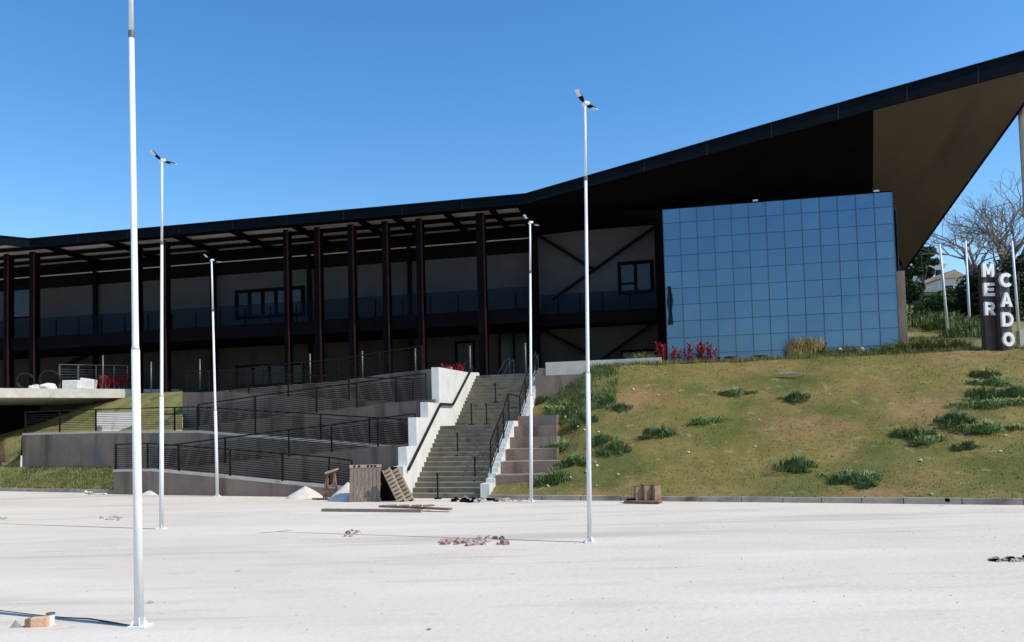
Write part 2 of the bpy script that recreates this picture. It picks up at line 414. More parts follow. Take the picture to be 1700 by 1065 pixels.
# stanchions down the middle
def stair_at(x, dl):      # point at pixel column x on a line dl metres right of the left wall
    u = V((SLD.y, -SLD.x, 0)); o = SL0+u*dl
    k = RT*((x-CX)/F)+FW
    lo, hi = -1, 14
    for _ in range(60):
        t = (lo+hi)/2; p = o+SLD*t; q = V((p.x, p.y, stair_z(t)))-CAM
        px = CX+F*q.dot(RT)/q.dot(FW)
        if px < x: lo = t
        else: hi = t
    p = o+SLD*t; p.z = stair_z(t); return p
st = None
labs = ['short black stanchion on a base plate at the foot of the staircase','short black stanchion on the middle steps of the lower flight',
  'short black stanchion at the left of the staircase landing','short black stanchion at the right of the staircase landing','highest short black stanchion near the top of the staircase','short bent black stanchion at the lower right of the staircase']
for (x, dl, hh), lb in zip([(727,1.1,.8),(760,1.15,.86),(783,1.2,.86),(808,1.75,.86),(823,1.5,.9),(789,2.15,.85)], labs):
    p = stair_at(x, dl)
    if st is None:
        st = thing('stanchion', p, lb, 'stanchion', 'stanchions on the staircase')
        MB().tube([(0,0,0),(0,0,.85)], .03, 8).build('post', M['darkrail'], st)
        MB().tube([(0,0,.0),(0,0,.05),(0,0,.055)], [.13,.12,.04], 12).build('base_plate', M['darkrail'], st)
        MB().tube([(0,0,.8),(0,0,.88)], [.045,.04], 8).build('cap', M['darkrail'], st)
    else: dup(st, p, 0, lb, scale=hh/.86)

# terraced seating steps right of the stair
tr = thing('terraced_steps', (SR0+pr*.31), 'broad overgrown concrete steps between staircase and grassy bank', 'steps')
for i in (0,1,2,3,4,5,10,11):
    b = MB(); t = .75+.93*i; z = .42*(i+1)+(.30 if i < 9 else .12); L = 2.15-.12*i if i < 9 else 2.4
    a = SR0+SRD*t+pr*.303; c = a+pr*L; d = SR0+SRD*(t+.98)+pr*.303; e = d+pr*L
    j = lambda: random.uniform(-.01, .01)
    b.hexa([V((v.x, v.y, z-(.6 if i < 9 else 1.6) if i else 0)) for v in (a,c,e,d)], [V((v.x, v.y, z+j())) for v in (a,c,e,d)])
    b.child('step', M['conc'], tr)

# ------------------------------------------------------------------ access ramps
RA = 25.0; ru, rn = udir(RA), ndir(RA)
G0 = onz(590, 826, 0)
def pl(k): return G0+rn*(1.35*k)
ramp = thing('access_ramp', G0, 'zigzag concrete wheelchair ramp with grey retaining walls left of the staircase', 'ramp')
LAY = [
 [(188,783),(250,782),(330,789),(467,803),(590,820)],
 [(250,786),(372,773),(478,762),(549,755),(626,746),(692,739)],
 [(37,722),(160,719),(326,718),(422,726),(531,734),(640,743),(690,747)],
 [(303,714),(326,712),(422,700),(524,688),(591,681),(656,672),(712,667)],
 [(303,654),(381,654),(477,662),(578,668),(690,674),(712,675)],
 [(362,652),(477,642),(561,636),(640,624),(722,614)],
]
def laypt(k, x, y): return onp(x, y, pl(k), RA)
for k, pts in enumerate(LAY):
    top = [laypt(k, *p) for p in pts]
    floor = 0
    dd_ = (V((top[-1].x,top[-1].y,0))-SL0).dot(perp)
    top[-1] = top[-1]-ru*((.12-dd_)/max(.2,-ru.dot(perp)))*-1 if False else top[-1]+ru*((dd_-.12)/(-ru.dot(perp)))
    poly = [V((top[0].x, top[0].y, floor))]+top+[V((top[-1].x, top[-1].y, floor))]
    b = MB(); b.prism(poly, SLD*((1.345 if k < 5 else 3.2)/rn.dot(SLD))); b.child('retaining_wall', M['conc'], ramp)
    b = MB()
    for p, q in zip(top[:-1], top[1:]):
        z = V((0,0,.1)); n = rn*.14; o = -rn*.004; e = V((0,0,.003))
        b.hexa([p+o+e, q+o+e, q+n+e, p+n+e], [p+o+z, q+o+z, q+n+z, p+n+z])
    b.child('coping', M['conc_top' if k in (0,2) else 'conc'], ramp)  # paler copings put the sunlit edges of two runs into the colour
# left landing block
a0 = laypt(0,188,783); z = a0.z-.01
u1 = ru*2.2
b = MB(); b.hexa([V((p.x,p.y,0)) for p in (a0+rn*1.35, a0+u1+rn*1.35, a0+u1+rn*2.69, a0+rn*2.69)], [V((p.x,p.y,z)) for p in (a0+rn*1.35, a0+u1+rn*1.35, a0+u1+rn*2.69, a0+rn*2.69)])
b.child('landing', M['conc'], ramp)
def rail_on(k, pts, label, h=1.07, **kw):
    return railing('railing', [laypt(k, *p)+rn*.07+V((0,0,.08)) for p in pts], h, label, group='dark railings on the ramp walls', **kw)
rail_on(0, [(190,783),(243,782),(295,787),(380,795),(467,804),(545,812),(583,818)], 'lowest dark wire railing, on the ramp wall nearest the parking ground')
rail_on(1, [(262,785),(294,782),(372,773),(478,762),(549,755),(626,746),(688,739)], 'second dark wire railing from the bottom, climbing to the right above the lowest ramp')
rail_on(2, [(40,721),(97,720),(157,719),(222,718.5),(288,718),(326,718),(422,726),(531,734),(612,741),(688,747)], 'third and longest dark wire railing, starting over the big plain wall at the left')
rail_on(3, [(328,712),(422,700),(524,688),(591,681),(656,672),(706,667)], 'fourth dark wire railing, climbing right over the middle of the ramps')
rail_on(4, [(308,654),(345,654),(381,654),(411,656),(477,662),(578,668),(685,674)], 'fifth dark wire railing, near the top of the ramps')
rail_on(5, [(366,652),(436,646),(500,640.5),(561,636),(630,626),(700,617)], 'topmost dark wire railing in front of the building terrace')

# ------------------------------------------------------------------ terrace in front of the building, left banks, deck
FA = 12.0; fu, fn = udir(FA), ndir(FA)
WP = V((8.08, 42, 0))
def fw(s, off, z): return WP+fu*s-fn*off+V((0,0,z))        # façade frame: s along, off in front of the wall
def wpx(x, y, off=0): return onp(x, y, WP-fn*off, FA)
def s_of(p): return (p-WP).dot(fu)
lend = laypt(5,362,652)+SLD*(3.1); 
tp = [lend, laypt(5,722,614)+rn*3.0, SL0+SLD*12.5, SR0+SRD*12.8+pr*.3, SR0+SRD*12.8+pr*7, fw(2,-.2,0), fw(-36,-.2,0), laypt(4,303,654)+rn*4.5]
b = MB(); b.prism([V((p.x,p.y,4.4)) for p in tp], (0,0,.50)); tag(b.build('upper_terrace', M['conc']), kind='structure')
# verge in front of the big left wall
k2 = lambda x, y: laypt(2, x, y)
patch('verge', [[onz(x, kerb_y(x), 0)+kback*.11+V((0,0,.12)) for x in (-260,-100,0,60,120,188)], [k2(-260,772)-rn*.02, k2(-100,773)-rn*.02, k2(0,774)-rn*.02, k2(60,776)-rn*.02, k2(120,778)-rn*.02, k2(188,781)-rn*.02]], M['turf2'], 60, 14, .08, .8)
# bank behind the platform
r0 = [laypt(2,x_,y_)-rn*.15-V((0,0,.25)) for x_, y_ in ((-260,775),(-100,774),(0,775),(38,776))]
r1 = [laypt(3,-260,738), laypt(3,-100,735), laypt(3,0,728), laypt(3,36,722)]
patch('earth_bank', [r0, r1], M['turf2'], 30, 14, .15, .9)
r2 = [laypt(3,-260,738), laypt(3,0,728), laypt(3,60,722), laypt(3,150,719), laypt(3,230,716), laypt(3,303,714)]
r3 = [laypt(5.4,-260,725), laypt(5.4,0,722), laypt(5.4,60,706), laypt(5.4,150,673), laypt(5.4,230,655), laypt(5.4,303,652)]
r4 = [laypt(8.2,-260,724), laypt(8.2,0,721), laypt(8.2,60,704), laypt(8.2,150,669), laypt(8.2,230,648), laypt(8.2,303,645)]
patch('grass_bank', [r2, r3, r4], M['turf2'], 60, 30, .12, .9)
# reddish bare soil left of the wall
patch('bare_soil', [[laypt(2,-200,772)+V((0,0,.05)), laypt(2,-60,771)+V((0,0,.07)), laypt(2,10,768)+V((0,0,.05))], [laypt(3,-200,737)+V((0,0,.09)), laypt(3,-60,733)+V((0,0,.1)), laypt(3,4,727)+V((0,0,.06))]], M['soil'], 20, 10, .12, 1.2)
# overhanging deck
D0 = V((-22.0, 44.2, 0)); dd = V((-.83, -.55, 0)).normalized(); dn = V((-dd.y, dd.x, 0)); dn = dn if dn.y > 0 else -dn
dk = thing('concrete_deck', (D0.x, D0.y, 4.85), 'pale concrete deck edge jutting out over the dark hollow at far left', 'deck')
b = MB(); q = [D0-dd*3.0, D0+dd*16, D0+dd*16+dn*15, D0-dd*3+dn*15]
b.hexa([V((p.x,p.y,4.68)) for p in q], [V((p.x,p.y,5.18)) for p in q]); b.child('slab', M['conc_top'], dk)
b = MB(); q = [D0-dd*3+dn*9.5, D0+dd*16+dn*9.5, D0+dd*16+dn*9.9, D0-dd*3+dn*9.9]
b.hexa([V((p.x,p.y,1.5)) for p in q], [V((p.x,p.y,4.68)) for p in q]); b.child('back_wall', M['black'], dk)  # black panel paints the deep shade of the hollow under the deck

# white block on the platform
p0 = laypt(2.6,160,718); p0.z = laypt(2,160,719).z
q = V((.955,.296,0)).normalized(); qn = V((-.296,.955,0)).normalized()
wb = thing('white_block_wall', p0, 'low white wall standing on the landing behind the big grey wall', 'wall')
ht = laypt(2.6,160,684).z-p0.z; wdt = 1.9
MB().hexa([V((0,0,0)), q*wdt, q*wdt+qn*.25, qn*.25], [V((0,0,ht)), q*wdt+V((0,0,ht)), q*wdt+qn*.25+V((0,0,ht)), qn*.25+V((0,0,ht))]).build('wall_face', M['whitewall'], wb)
MB().hexa([V((0,0,0))-qn*.25, q*.25-qn*.25, q*.25-qn*.003, -qn*.003], [V((0,0,ht*.35))-qn*.25, q*.25-qn*.25+V((0,0,ht*.35)), q*.25-qn*.003+V((0,0,ht*.35)), -qn*.003+V((0,0,ht*.35))]).build('step_block', M['conc'], wb)

# ------------------------------------------------------------------ the building
B = thing('market_building', fw(0,0,4.9), 'long dark market hall with wing shaped roof and blue glass box', 'building')
SLFT = -52.0; SR_ = s_of(wpx(1496,500)) 
def bl(b, nm, mt, par=None, **k): return b.child(nm, M[mt], B, **k) if par is None else b.build(nm, M[mt], par, **k)
def fbox(b, s0, s1, o0, o1, z0, z1):
    b.hexa([fw(s0,o1,z0), fw(s1,o1,z0), fw(s1,o0,z0), fw(s0,o0,z0)], [fw(s0,o1,z1), fw(s1,o1,z1), fw(s1,o0,z1), fw(s0,o0,z1)]); return b
BK = -18
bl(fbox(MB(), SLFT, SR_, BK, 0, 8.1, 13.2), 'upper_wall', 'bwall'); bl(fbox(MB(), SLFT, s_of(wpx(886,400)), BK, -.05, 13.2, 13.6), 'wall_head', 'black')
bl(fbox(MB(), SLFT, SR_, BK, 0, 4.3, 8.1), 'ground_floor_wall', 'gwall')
sb0 = s_of(wpx(886,400)); sb1 = s_of(wpx(1090,400))
bl(fbox(MB(), SLFT, sb0, 0, .12, 12.2, 13.3), 'dark_beam', 'black')
bl(fbox(MB(), SLFT, sb0, .12, .17, 12.95, 13.0), 'pale_pipe', 'sheet')
# closing black wall above, below the wing
# roof control points
FE = V((.59,38.5,0))
def fpx(x, y): return onp(x, y, FE, FA)
EA = FA
Lb_t, Lb_b = fpx(52,400), fpx(52,412)
F0t, F0b = fpx(872,320), fpx(872,339)
Ft, Fb = fpx(1450,156.5), fpx(1450,183)
Tt, Tb = fpx(1744,74), fpx(1744,107)
zt = (Lb_t.z+F0t.z)/2; Lb_t.z = F0t.z = zt
zbb = zt-.48; Lb_b.z = zbb
ld = V((-.83,-.55,0)).normalized()
Lf_t = Lb_t+ld*10; Lf_b = Lb_b+ld*10
Rp = onY(1502,446,46)
# plane of brown soffit
pn = (Tb-Fb).cross(Rp-Fb).normalized()
d = ray(1449,336); C2 = CAM+d*((Fb-CAM).dot(pn)/d.dot(pn))
W0 = wpx(872,393)
roof = thing('roof', (0,0,0), None, None); roof.parent = B; roof.location = -B.location
def rb(b, nm, mt, **k): return b.build(nm, M[mt], roof, **k)
def bk(p, dist): return p+fn*dist
# top sheet
b = MB()
lb = [Lf_t, Lb_t, F0t, bk(F0t,24), bk(Lb_t,24)+V((-8,0,0)), bk(Lf_t,24)]
b.prism([p-V((0,0,.10)) for p in lb], (0,0,.10))
RpT = Rp+V((0,0,.30)); back0 = bk(F0t,24); back1 = bk(V((Rp.x,Rp.y,0)),16)+V((0,0,12.2))
b.add([F0t,Ft,Tt,RpT,back1,back0], [(0,1,2,3),(0,3,4,5)])
rb(b, 'roof_deck', 'fascia')
# fascias
b = MB()
for (p,q,pb,qb) in ((Lf_t,Lb_t,Lf_b,Lb_b),(Lb_t,F0t,Lb_b,F0b),(F0t,Ft,F0b,Fb),(Ft,Tt,Fb,Tb)):
    n = V(((q-p).y, -(q-p).x, 0)).normalized(); n = n if n.y < 0 else -n
    b.hexa([pb+n*.12, qb+n*.12, qb-n*.02, pb-n*.02], [p+n*.12+V((0,0,.02)), q+n*.12+V((0,0,.02)), q-n*.02+V((0,0,.02)), p-n*.02+V((0,0,.02))])
b.hexa([Tb+V((.0,0,0)), Rp, Rp+V((.15,0,0)), Tb+V((.15,0,0))], [Tt+V((0,0,0)), RpT, RpT+V((.15,0,0)), Tt+V((.15,0,0))])
rb(b, 'fascia', 'fascia')
M['joint'] = mat('fascia_joint', (.010,.014,.018), .8)
b = MB()
for (p,q,pb,qb) in ((Lf_t,Lb_t,Lf_b,Lb_b),(Lb_t,F0t,Lb_b,F0b),(F0t,Tt,F0b,Tb)):
    L_ = (q-p).length; n_ = int(L_/2.9); n = V(((q-p).y, -(q-p).x, 0)).normalized(); n = n if n.y < 0 else -n
    for i in range(1,n_): b.bar(pb.lerp(qb,i/n_)+n*.123+V((0,0,.02)), p.lerp(q,i/n_)+n*.123-V((0,0,.02)), .025, .012, up=n)
rb(b, 'fascia_joint', 'joint')
b = MB()      # thin lip line
for (p,q) in ((Lf_t,Lb_t),(Lb_t,F0t),(F0t,Ft),(Ft,Tt)):
    b.bar(p+V((0,-.14,.0)), q+V((0,-.14,.0)), .10, .07)
rb(b, 'gutter', 'fascia')
# soffits of the wing
b = MB(); b.add([Fb,Tb,Rp,C2, Fb+V((0,0,.05)),Tb+V((0,0,.05)),Rp+V((0,0,.05)),C2+V((0,0,.05))], [(0,3,2,1),(4,5,6,7)])
rb(b, 'brown_soffit', 'soffit')
W1 = bk(W0,0)
b = MB(); b.add([F0b,Fb,C2,W0], [(0,2,1),(0,3,2)])
back2 = bk(C2,3); 
rb(b, 'black_soffit', 'blacksoffit')
b = MB()
# joints on the brown soffit
for k in range(1,5):
    t = k/5; p = Fb.lerp(Tb,t)+pn*0; q2 = C2.lerp(Rp,t)
    dn_ = pn if pn.z < 0 else -pn
    b.bar(p+dn_*.008, q2+dn_*.008, .012, .008, up=pn)
pass
# underside sheet and purlins of the long roof
sA, sB = SLFT, s_of(F0b)+.0
b = MB(); b.add([fw(sA,5.0,zbb+.26), fw(sB,5.0,zbb+.26), fw(sB,-.1,zbb+.26), fw(sA,-.1,zbb+.26)], [(0,1,2,3)])
rb(b, 'ceiling_sheet', 'sheet')
for off in (4.55,2.95,1.5,.2):
    rb(fbox(MB(), sA, sB, off-.06, off+.06, zbb+.0, zbb+.20), 'purlin', 'black')
cols_px = [(10,.42,1),(53,.45,1),(225,.40,1),(271,.42,1),(475,.36,1),(527,.42,1),(583,.42,1),(640,.42,1),(697,.42,1),(799,.52,1)]
csp = 4.15; ztop = zbb+.05
for (x, wd, k) in cols_px:
    wd *= .84
    s = s_of(wpx(x,470,csp))
    # H-section: two flanges and a web
    b = MB(); zz0, zz1 = 4.9, zbb+.02
    fbox(b, s-wd/2, s+wd/2, csp-.02, csp, zz0, zz1); fbox(b, s-wd/2, s+wd/2, csp-.42, csp-.40, zz0, zz1)
    fbox(b, s-.02, s+.02, csp-.40, csp-.02, zz0, zz1)
    c = bl(b, 'column', 'black')
    b = MB(); fbox(b, s+wd/2-.07, s+wd/2+.012, csp-.01, csp+.03, zz0+.01, zz1-.01)
    b.child('edge_highlight', M['maroon'], B); o = B.children[-1] if False else None  # maroon paint only along the right edge, as a painted highlight
for x in (67,169,281,377,480,590,649,735,812,861):
    s = s_of(fpx(x, 400)); 
    rb(fbox(MB(), s-.09, s+.09, .05, 4.9, zbb-.02, zbb+.22), 'rafter', 'black')
for (x, wd) in ((156,.22),(352,.30),(512,.20),(679,.20)):
    s = s_of(wpx(x,470,.4)); bl(fbox(MB(), s-wd/2, s+wd/2, .17, .4, 4.9, 12.95), 'column', 'black')
for (x, wd) in ((886,.42),(1097,.5)):
    s = s_of(wpx(x,470,.9)); bl(fbox(MB(), s-wd/2, s+wd/2, .5, .9, 4.9, 13.15 if x < 1000 else 13.4), 'column', 'black')
# diagonal braces
def brace(x0,y0,x1,y1,off):
    p, q2 = wpx(x0,y0,off), wpx(x1,y1,off); return MB().bar(p, q2, .14, .17, up=fn)
bl(brace(888,386,985,447,.30), 'brace', 'black'); bl(brace(1087,376,916,498,.45), 'brace', 'black')
bl(brace(890,541,976,586,.30), 'brace', 'black'); bl(brace(1092,531,988,604,.45), 'brace', 'black')
bl(brace(152,585,108,606,.30), 'brace', 'black')
# balcony slab and glass balustrade
sbe = s_of(wpx(1090,520,.9))
bl(fbox(MB(), SLFT, s_of(wpx(882,500,4.0)), .01, 4.0, 7.72, 8.45), 'balcony', 'black')
bl(fbox(MB(), s_of(wpx(882,500,4.0))+.002, sbe, .01, 1.5, 7.80, 8.45), 'balcony', 'black')
bl(fbox(MB(), SLFT+.2, s_of(wpx(882,500,4.0)), 3.93, 3.95, 8.45, 9.55), 'balustrade', 'tint')
bl(fbox(MB(), s_of(wpx(882,500,4.0))+.05, sbe, 1.40, 1.42, 8.45, 9.5), 'balustrade', 'tint')
s = s_of(wpx(20,500,3.9)); e = s_of(wpx(880,500,3.9))
n = 0
while s < e:
    bl(fbox(MB(), s-.03, s+.03, 3.86, 3.92, 8.45, 9.35), 'balustrade_post', 'black'); s += 1.52
for x in (926,962,1000,1045): 
    s = s_of(wpx(x,480,1.35)); bl(fbox(MB(), s-.03, s+.03, 1.3, 1.38, 8.45, 9.45), 'balustrade_post', 'black')
# windows
def window(x0,y0,x1,y1,n,off=.0,fr=.13,rail=False,pane='darkglass'):
    p, q2 = wpx(x0,y0,off), wpx(x1,y1,off); s0, s1 = s_of(p), s_of(q2); z1, z0 = wpx((x0+x1)/2,(y0),off).z, wpx((x0+x1)/2,y1,off).z
    b = MB(); o0, o1 = off+.005, off+.10
    fbox(b, s0, s1, o0, o1, z1-fr, z1); fbox(b, s0, s1, o0, o1, z0, z0+fr)
    for k in range(n+1):
        c = s0+fr/2+(s1-s0-fr)*k/n; fbox(b, c-fr/2, c+fr/2, o0, o1-.004, z0+fr, z1-fr)
    if rail: fbox(b, s0+fr, s0+(s1-s0)*.48, o0, o1-.02, lerp(z0,z1,.3), lerp(z0,z1,.36))
    wn = bl(b, 'window', 'black')
    bp = MB(); fbox(bp, s0+.02, s1-.02, o0-.003, o0+.03, z0+.02, z1-.02); bp.child('pane', M[pane], B)
    c = bpy.data.objects[[o.name for o in B.children if o.name.startswith('pane')][-1]]
    c.parent = wn
    return wn
M['bluepane'] = mat('blue_window_pane', (.014,.034,.065), .25, col2=(.008,.02,.042), scale=.8, spec=.3)
window(391,478,506,527,5,.02,.2,pane='bluepane')
window(1025,433,1086,488,2,.02,.18,rail=True,pane='bluepane')
window(392,604,505,640,4,.02)
window(1030,580,1092,612,2,.02)
window(756,566,790,640,1,.02,.12)
window(828,548,880,640,2,.02,.1)
window(20,470,56,528,1,.02,.1,pane='bluepane')
# glass box
GP = V((7.6,38.6,0)); GA = 11.0; gu, gn = udir(GA), ndir(GA)
def gpx(x,y): return onp(x,y,GP,GA)
a, c = gpx(1100,347), gpx(1481,319)
g0, g1 = (a-GP).dot(gu), (c-GP).dot(gu); gz1 = (a.z+c.z)/2; gz0 = 5.45
def gw(s, off, z): return GP+gu*s-gn*off+V((0,0,z))
gb = thing('glass_box', (0,0,0), None, None); gb.parent = B; gb.location = -B.location
def gbox(b,s0,s1,o0,o1,z0,z1):
    b.hexa([gw(s0,o1,z0), gw(s1,o1,z0), gw(s1,o0,z0), gw(s0,o0,z0)], [gw(s0,o1,z1), gw(s1,o1,z1), gw(s1,o0,z1), gw(s0,o0,z1)]); return b
NC = 13; pwid = (g1-g0)/NC; NR = 9; zs = [gz1-.70]
while zs[-1] > gz0+.3: zs.append(zs[-1]-pwid*1.0)
zr = [gz1]+[z for z in zs if z > gz0+.1]+[gz0]
b = MB(); tints = []
for i in range(NC):
    for j in range(len(zr)-1):
        s0, s1 = g0+i*pwid, g0+(i+1)*pwid; tl = [random.uniform(-.004,.004) for _ in range(4)]
        b.add([gw(s0,tl[0],zr[j+1]), gw(s1,tl[1],zr[j+1]), gw(s1,tl[2],zr[j]), gw(s0,tl[3],zr[j])], [(0,1,2,3)])
        tints.append(random.random())
o = b.build('glass_panes', M['glass'], gb)
at = o.data.attributes.new('tint', 'FLOAT', 'FACE')
for i, t in enumerate(tints): at.data[i].value = t
b = MB()
for i in range(NC+1): gbox(b, g0+i*pwid-.018, g0+i*pwid+.018, .0, .022, gz0, gz1)
for z in zr[1:-1]: gbox(b, g0, g1, .0, .020, z-.014, z+.014)
M['mullion'] = mat('blue_grey_mullion', (.04,.075,.115), .4)
b.build('mullions', M['mullion'], gb)
b = MB(); gbox(b, g0-.02, g1+.02, -3.4, -.02, 4.6, gz1-.01); gbox(b, g0-.02, g1+.02, -3.4, .02, gz1, gz1+.06); b.build('box_frame', M['black'], gb)
b = MB(); gbox(b, g0, g1, -.01, .05, 4.6, gz0-.004); b.build('plinth', M['conc'], gb)
for x0, x1 in ((1203,1224),(1252,1274),(1190,1196)):
    sA_, sB_ = (gpx(x0,590)-GP).dot(gu), (gpx(x1,590)-GP).dot(gu)
    b = MB(); gbox(b, sA_, sB_, .036, .06, gz0+.02, gz0+.12); b.build('vent', M['black'], gb)
# tan end wall
b = MB(); gbox(b, g1+.03, g1+.45, -.9, -.25, 4.8, 9.3); bl(b, 'end_wall', 'conc')
b = MB(); gbox(b, g1+.03, g1+.20, -.6, -.3, 9.3, gz1-.8); bl(b, 'end_post', 'black')
for x, y in ((1254,328),(1455,313)):
    p = gpx(x, y+2); s = (p-GP).dot(gu)
    b = MB(); gbox(b, s-.12, s+.12, -.2, .0, gz1+.062, gz1+.15); bl(b, 'floodlight', 'lens')
# tip column
p = fpx(1706, 140); cz = p.z
c0 = onY(1694,150,36.2)
b = MB(); b.tube([(c0.x+.25,c0.y,4.6),(c0.x+.25,c0.y,17.0)], .36, 24); o = bl(b, 'tip_column', 'conc_top', smooth=False)
b = MB(); b.tube([(c0.x+.25,c0.y,17.0),(c0.x+.25,c0.y,17.5)], .26, 16); bl(b, 'column_head', 'black')
for o in list(B.children)+list(roof.children)+list(gb.children):
    pass
# cloth hanging by the glass box
p = gpx(1108,476)-gn*.15
cl = MB(); vs = []; fs = []
for j in range(13):
    for i in range(5):
        vs.append(V((p.x-.02+i*.055+.03*math.sin(j*.9+i), p.y-.05+.05*math.sin(i*2.1+j*.5)+.002*j, p.z-j*.155-.05*(i%2)*(j>10))))
for j in range(12):
    for i in range(4): a = j*5+i; fs.append((a,a+1,a+6,a+5))
cl.add(vs, fs); tag(cl.build('hanging_cloth', M['tarp']), 'black cloth hanging at the left edge of the blue glass box', 'cloth')
# low white parapet in front of the brace bay, and a concrete block
pp = [onz(x,616 if x < 1000 else 613,5.0) for x in (906,1100)]
b = MB(); p, q2 = pp; n = fn*.25; q2 = p+fu*((q2-p).dot(fu)); zz = V((0,0,.42)); lo = V((0,0,-.6))
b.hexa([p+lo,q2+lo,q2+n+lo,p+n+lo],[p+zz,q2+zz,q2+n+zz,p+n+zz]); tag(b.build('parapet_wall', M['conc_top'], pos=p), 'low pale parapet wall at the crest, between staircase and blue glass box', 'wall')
p = onz(965,641,4.4); b = MB(); b.box(p+V((0,0,.2)), .55,.5,.42, fu, fn); tag(b.build('concrete_block', M['whitewall'], pos=p), 'pale concrete block on the bank just below the parapet', 'block')

# ------------------------------------------------------------------ lamp posts
def lamp(x, y, label, tx=0, ty=0, tz=9, H=9.0, r=.062):
    p = onz(x, y, 0)
    d_ = ray(tx,ty); q_ = CAM+d_*(p.y/d_.y); lean = math.atan2(q_.x-p.x, q_.z); HS = .40
    t = thing('street_lamp', p, label, 'street lamp', 'white double street lamps on the pale ground')
    MB().tube([(0,0,0),(0,0,3.3)], [r,r*.92], 20).build('lower_pole', M['white'], t, smooth=True)
    MB().tube([(0,0,3.3),(0,0,3.36),(0,0,7.2)], [r*.92,r*.74,r*.60], 20).build('upper_pole', M['white'], t, smooth=True)
    MB().tube([(0,0,7.2),(0,0,H)], [r*.55,r*.48], 20).build('pole_tip', M['white'], t, smooth=True)
    MB().tube([(0,0,7.16),(0,0,7.24)], [r*.72,r*.72], 16).build('collar', M['steel'], t)
    b = MB(); b.box((0,0,.012), .22,.22,.02)
    for a in range(4):
        d = V((math.cos(a*math.pi/2+.4), math.sin(a*math.pi/2+.4), 0))
        b.prism([d*.05+V((0,0,.02)), d*.10+V((0,0,.02)), d*.05+V((0,0,.12))], V((-d.y,d.x,0))*.012)
    b.build('base_plate', M['white'], t)
    MB().tube([(-.05,0,H-.02),(0,0,H+.03),(.09,.02,H+.04)], [.03,.05,.03], 10).build('bracket', M['white'], t)
    for dirv in (V((-.50,-.62,.55)), V((.80,.75,-.02))):
        dirv = dirv.normalized(); st_ = V((0,0,H+.02))+dirv*.06
        sd = dirv.cross(V((0,0,1))).normalized(); nn = sd.cross(dirv)
        if nn.z < 0: nn = -nn
        b = MB()
        prof = [(a_*HS*1.15, b_*HS, c_*HS) for a_, b_, c_ in ((0,.04,.035),(.10,.10,.05),(.22,.12,.05),(.50,.11,.03),(.58,.06,.015))]
        vs = []; fs = []
        for (l, w_, h_) in prof:
            c = st_+dirv*l
            vs += [c-sd*w_-nn*.02, c+sd*w_-nn*.02, c+sd*w_*.7+nn*h_, c-sd*w_*.7+nn*h_]
        for i in range(len(prof)-1):
            for k in range(4): fs.append((i*4+k, i*4+(k+1)%4, i*4+4+(k+1)%4, i*4+4+k))
        fs += [(3,2,1,0), tuple(len(vs)-4+k for k in range(4))]
        b.add(vs, fs); hd = b.build('lamp_head', M['fascia'], t)
        b = MB(); b.box(st_+dirv*.22-nn*.024, .16,.085,.010, dirv, sd, nn); b.build('lens', M['lens'], hd)
    t.rotation_euler = (0, lean, 0)
    return t
lamp(231,1040, 'tallest looking white lamp post in the left foreground, its top out of the picture', 218, 35, r=.052)
lamp(979,900, 'white double lamp post standing right of the staircase in front of the grassy bank', 971, 165, H=8.7, r=.048)
lamp(268,878, 'white double lamp post just right of the foreground post', 269, 252, H=9.3, r=.054)
lamp(361,824, 'short looking far white double lamp post in front of the ramps', 351, 420, H=9.15, r=.06)
lamp(882,833, 'far white double lamp post beside the bottom of the overgrown steps', 880, 362, H=8.75, r=.055)

# ------------------------------------------------------------------ sign
font_objs = []
def block_letter(ch):
    b = MB(); n = [0]
    def bx(x0,y0,x1,y1):
        z = .05+.002*n[0]; n[0] += 1
        b.hexa([V((x0,y0,-z)),V((x1,y0,-z)),V((x1,y1,-z)),V((x0,y1,-z))],[V((x0,y0,z)),V((x1,y0,z)),V((x1,y1,z)),V((x0,y1,z))])
    def arc(cx,cy,rx,ry,th,a0,a1,N=14):
        z = .05+.002*n[0]; n[0] += 1
        vs = []; fs = []
        for i in range(N+1):
            a = R(a0+(a1-a0)*i/N); c, s_ = math.cos(a), math.sin(a)
            for (ex, ey) in ((rx,ry),(rx-th,ry-th)):
                for zz in (-z,z): vs.append(V((cx+ex*c, cy+ey*s_, zz)))
        for i in range(N):
            o = i*4; p = o+4; fs += [(o,p,p+1,o+1),(o+2,o+3,p+3,p+2),(o+1,p+1,p+3,o+3),(o,o+2,p+2,p)]
        fs += [(0,1,3,2),(4*N,4*N+2,4*N+3,4*N+1)]; b.add(vs, fs)
    T = .27
    if ch == 'E': bx(0,0,T,1); bx(T,0,.9,.22); bx(T,.39,.82,.61); bx(T,.78,.9,1)
    elif ch == 'R':
        bx(0,0,T,1); bx(T,.78,.5,1); bx(T,.36,.5,.58); arc(.5,.68,.42,.32,.22,-90,90)
        b.prism([V((.42,.36,-.055)),V((.72,.36,-.055)),V((1,0,-.055)),V((.68,0,-.055))], (0,0,.11))
    elif ch == 'C': arc(.5,.5,.5,.5,.25,42,318,24)
    elif ch == 'O': arc(.5,.5,.5,.5,.25,0,360,32)
    elif ch == 'D': bx(0,0,T,1); bx(T,.78,.45,1); bx(T,0,.45,.22); arc(.45,.5,.5,.5,.22,-90,90,18)
    elif ch == 'A':
        b.prism([V((0,0,-.05)),V((.38,1,-.05)),V((.62,1,-.05)),V((.5,.72,-.05)),V((.28,0,-.05))], (0,0,.10))
        b.prism([V((.72,0,-.052)),V((.5,.72,-.052)),V((.6201,1,-.052)),V((1,0,-.052))], (0,0,.104)); bx(.3,.2,.7,.4)
    me = b.me('glyph')
    for v in me.vertices: v.co.z *= 1
    return me
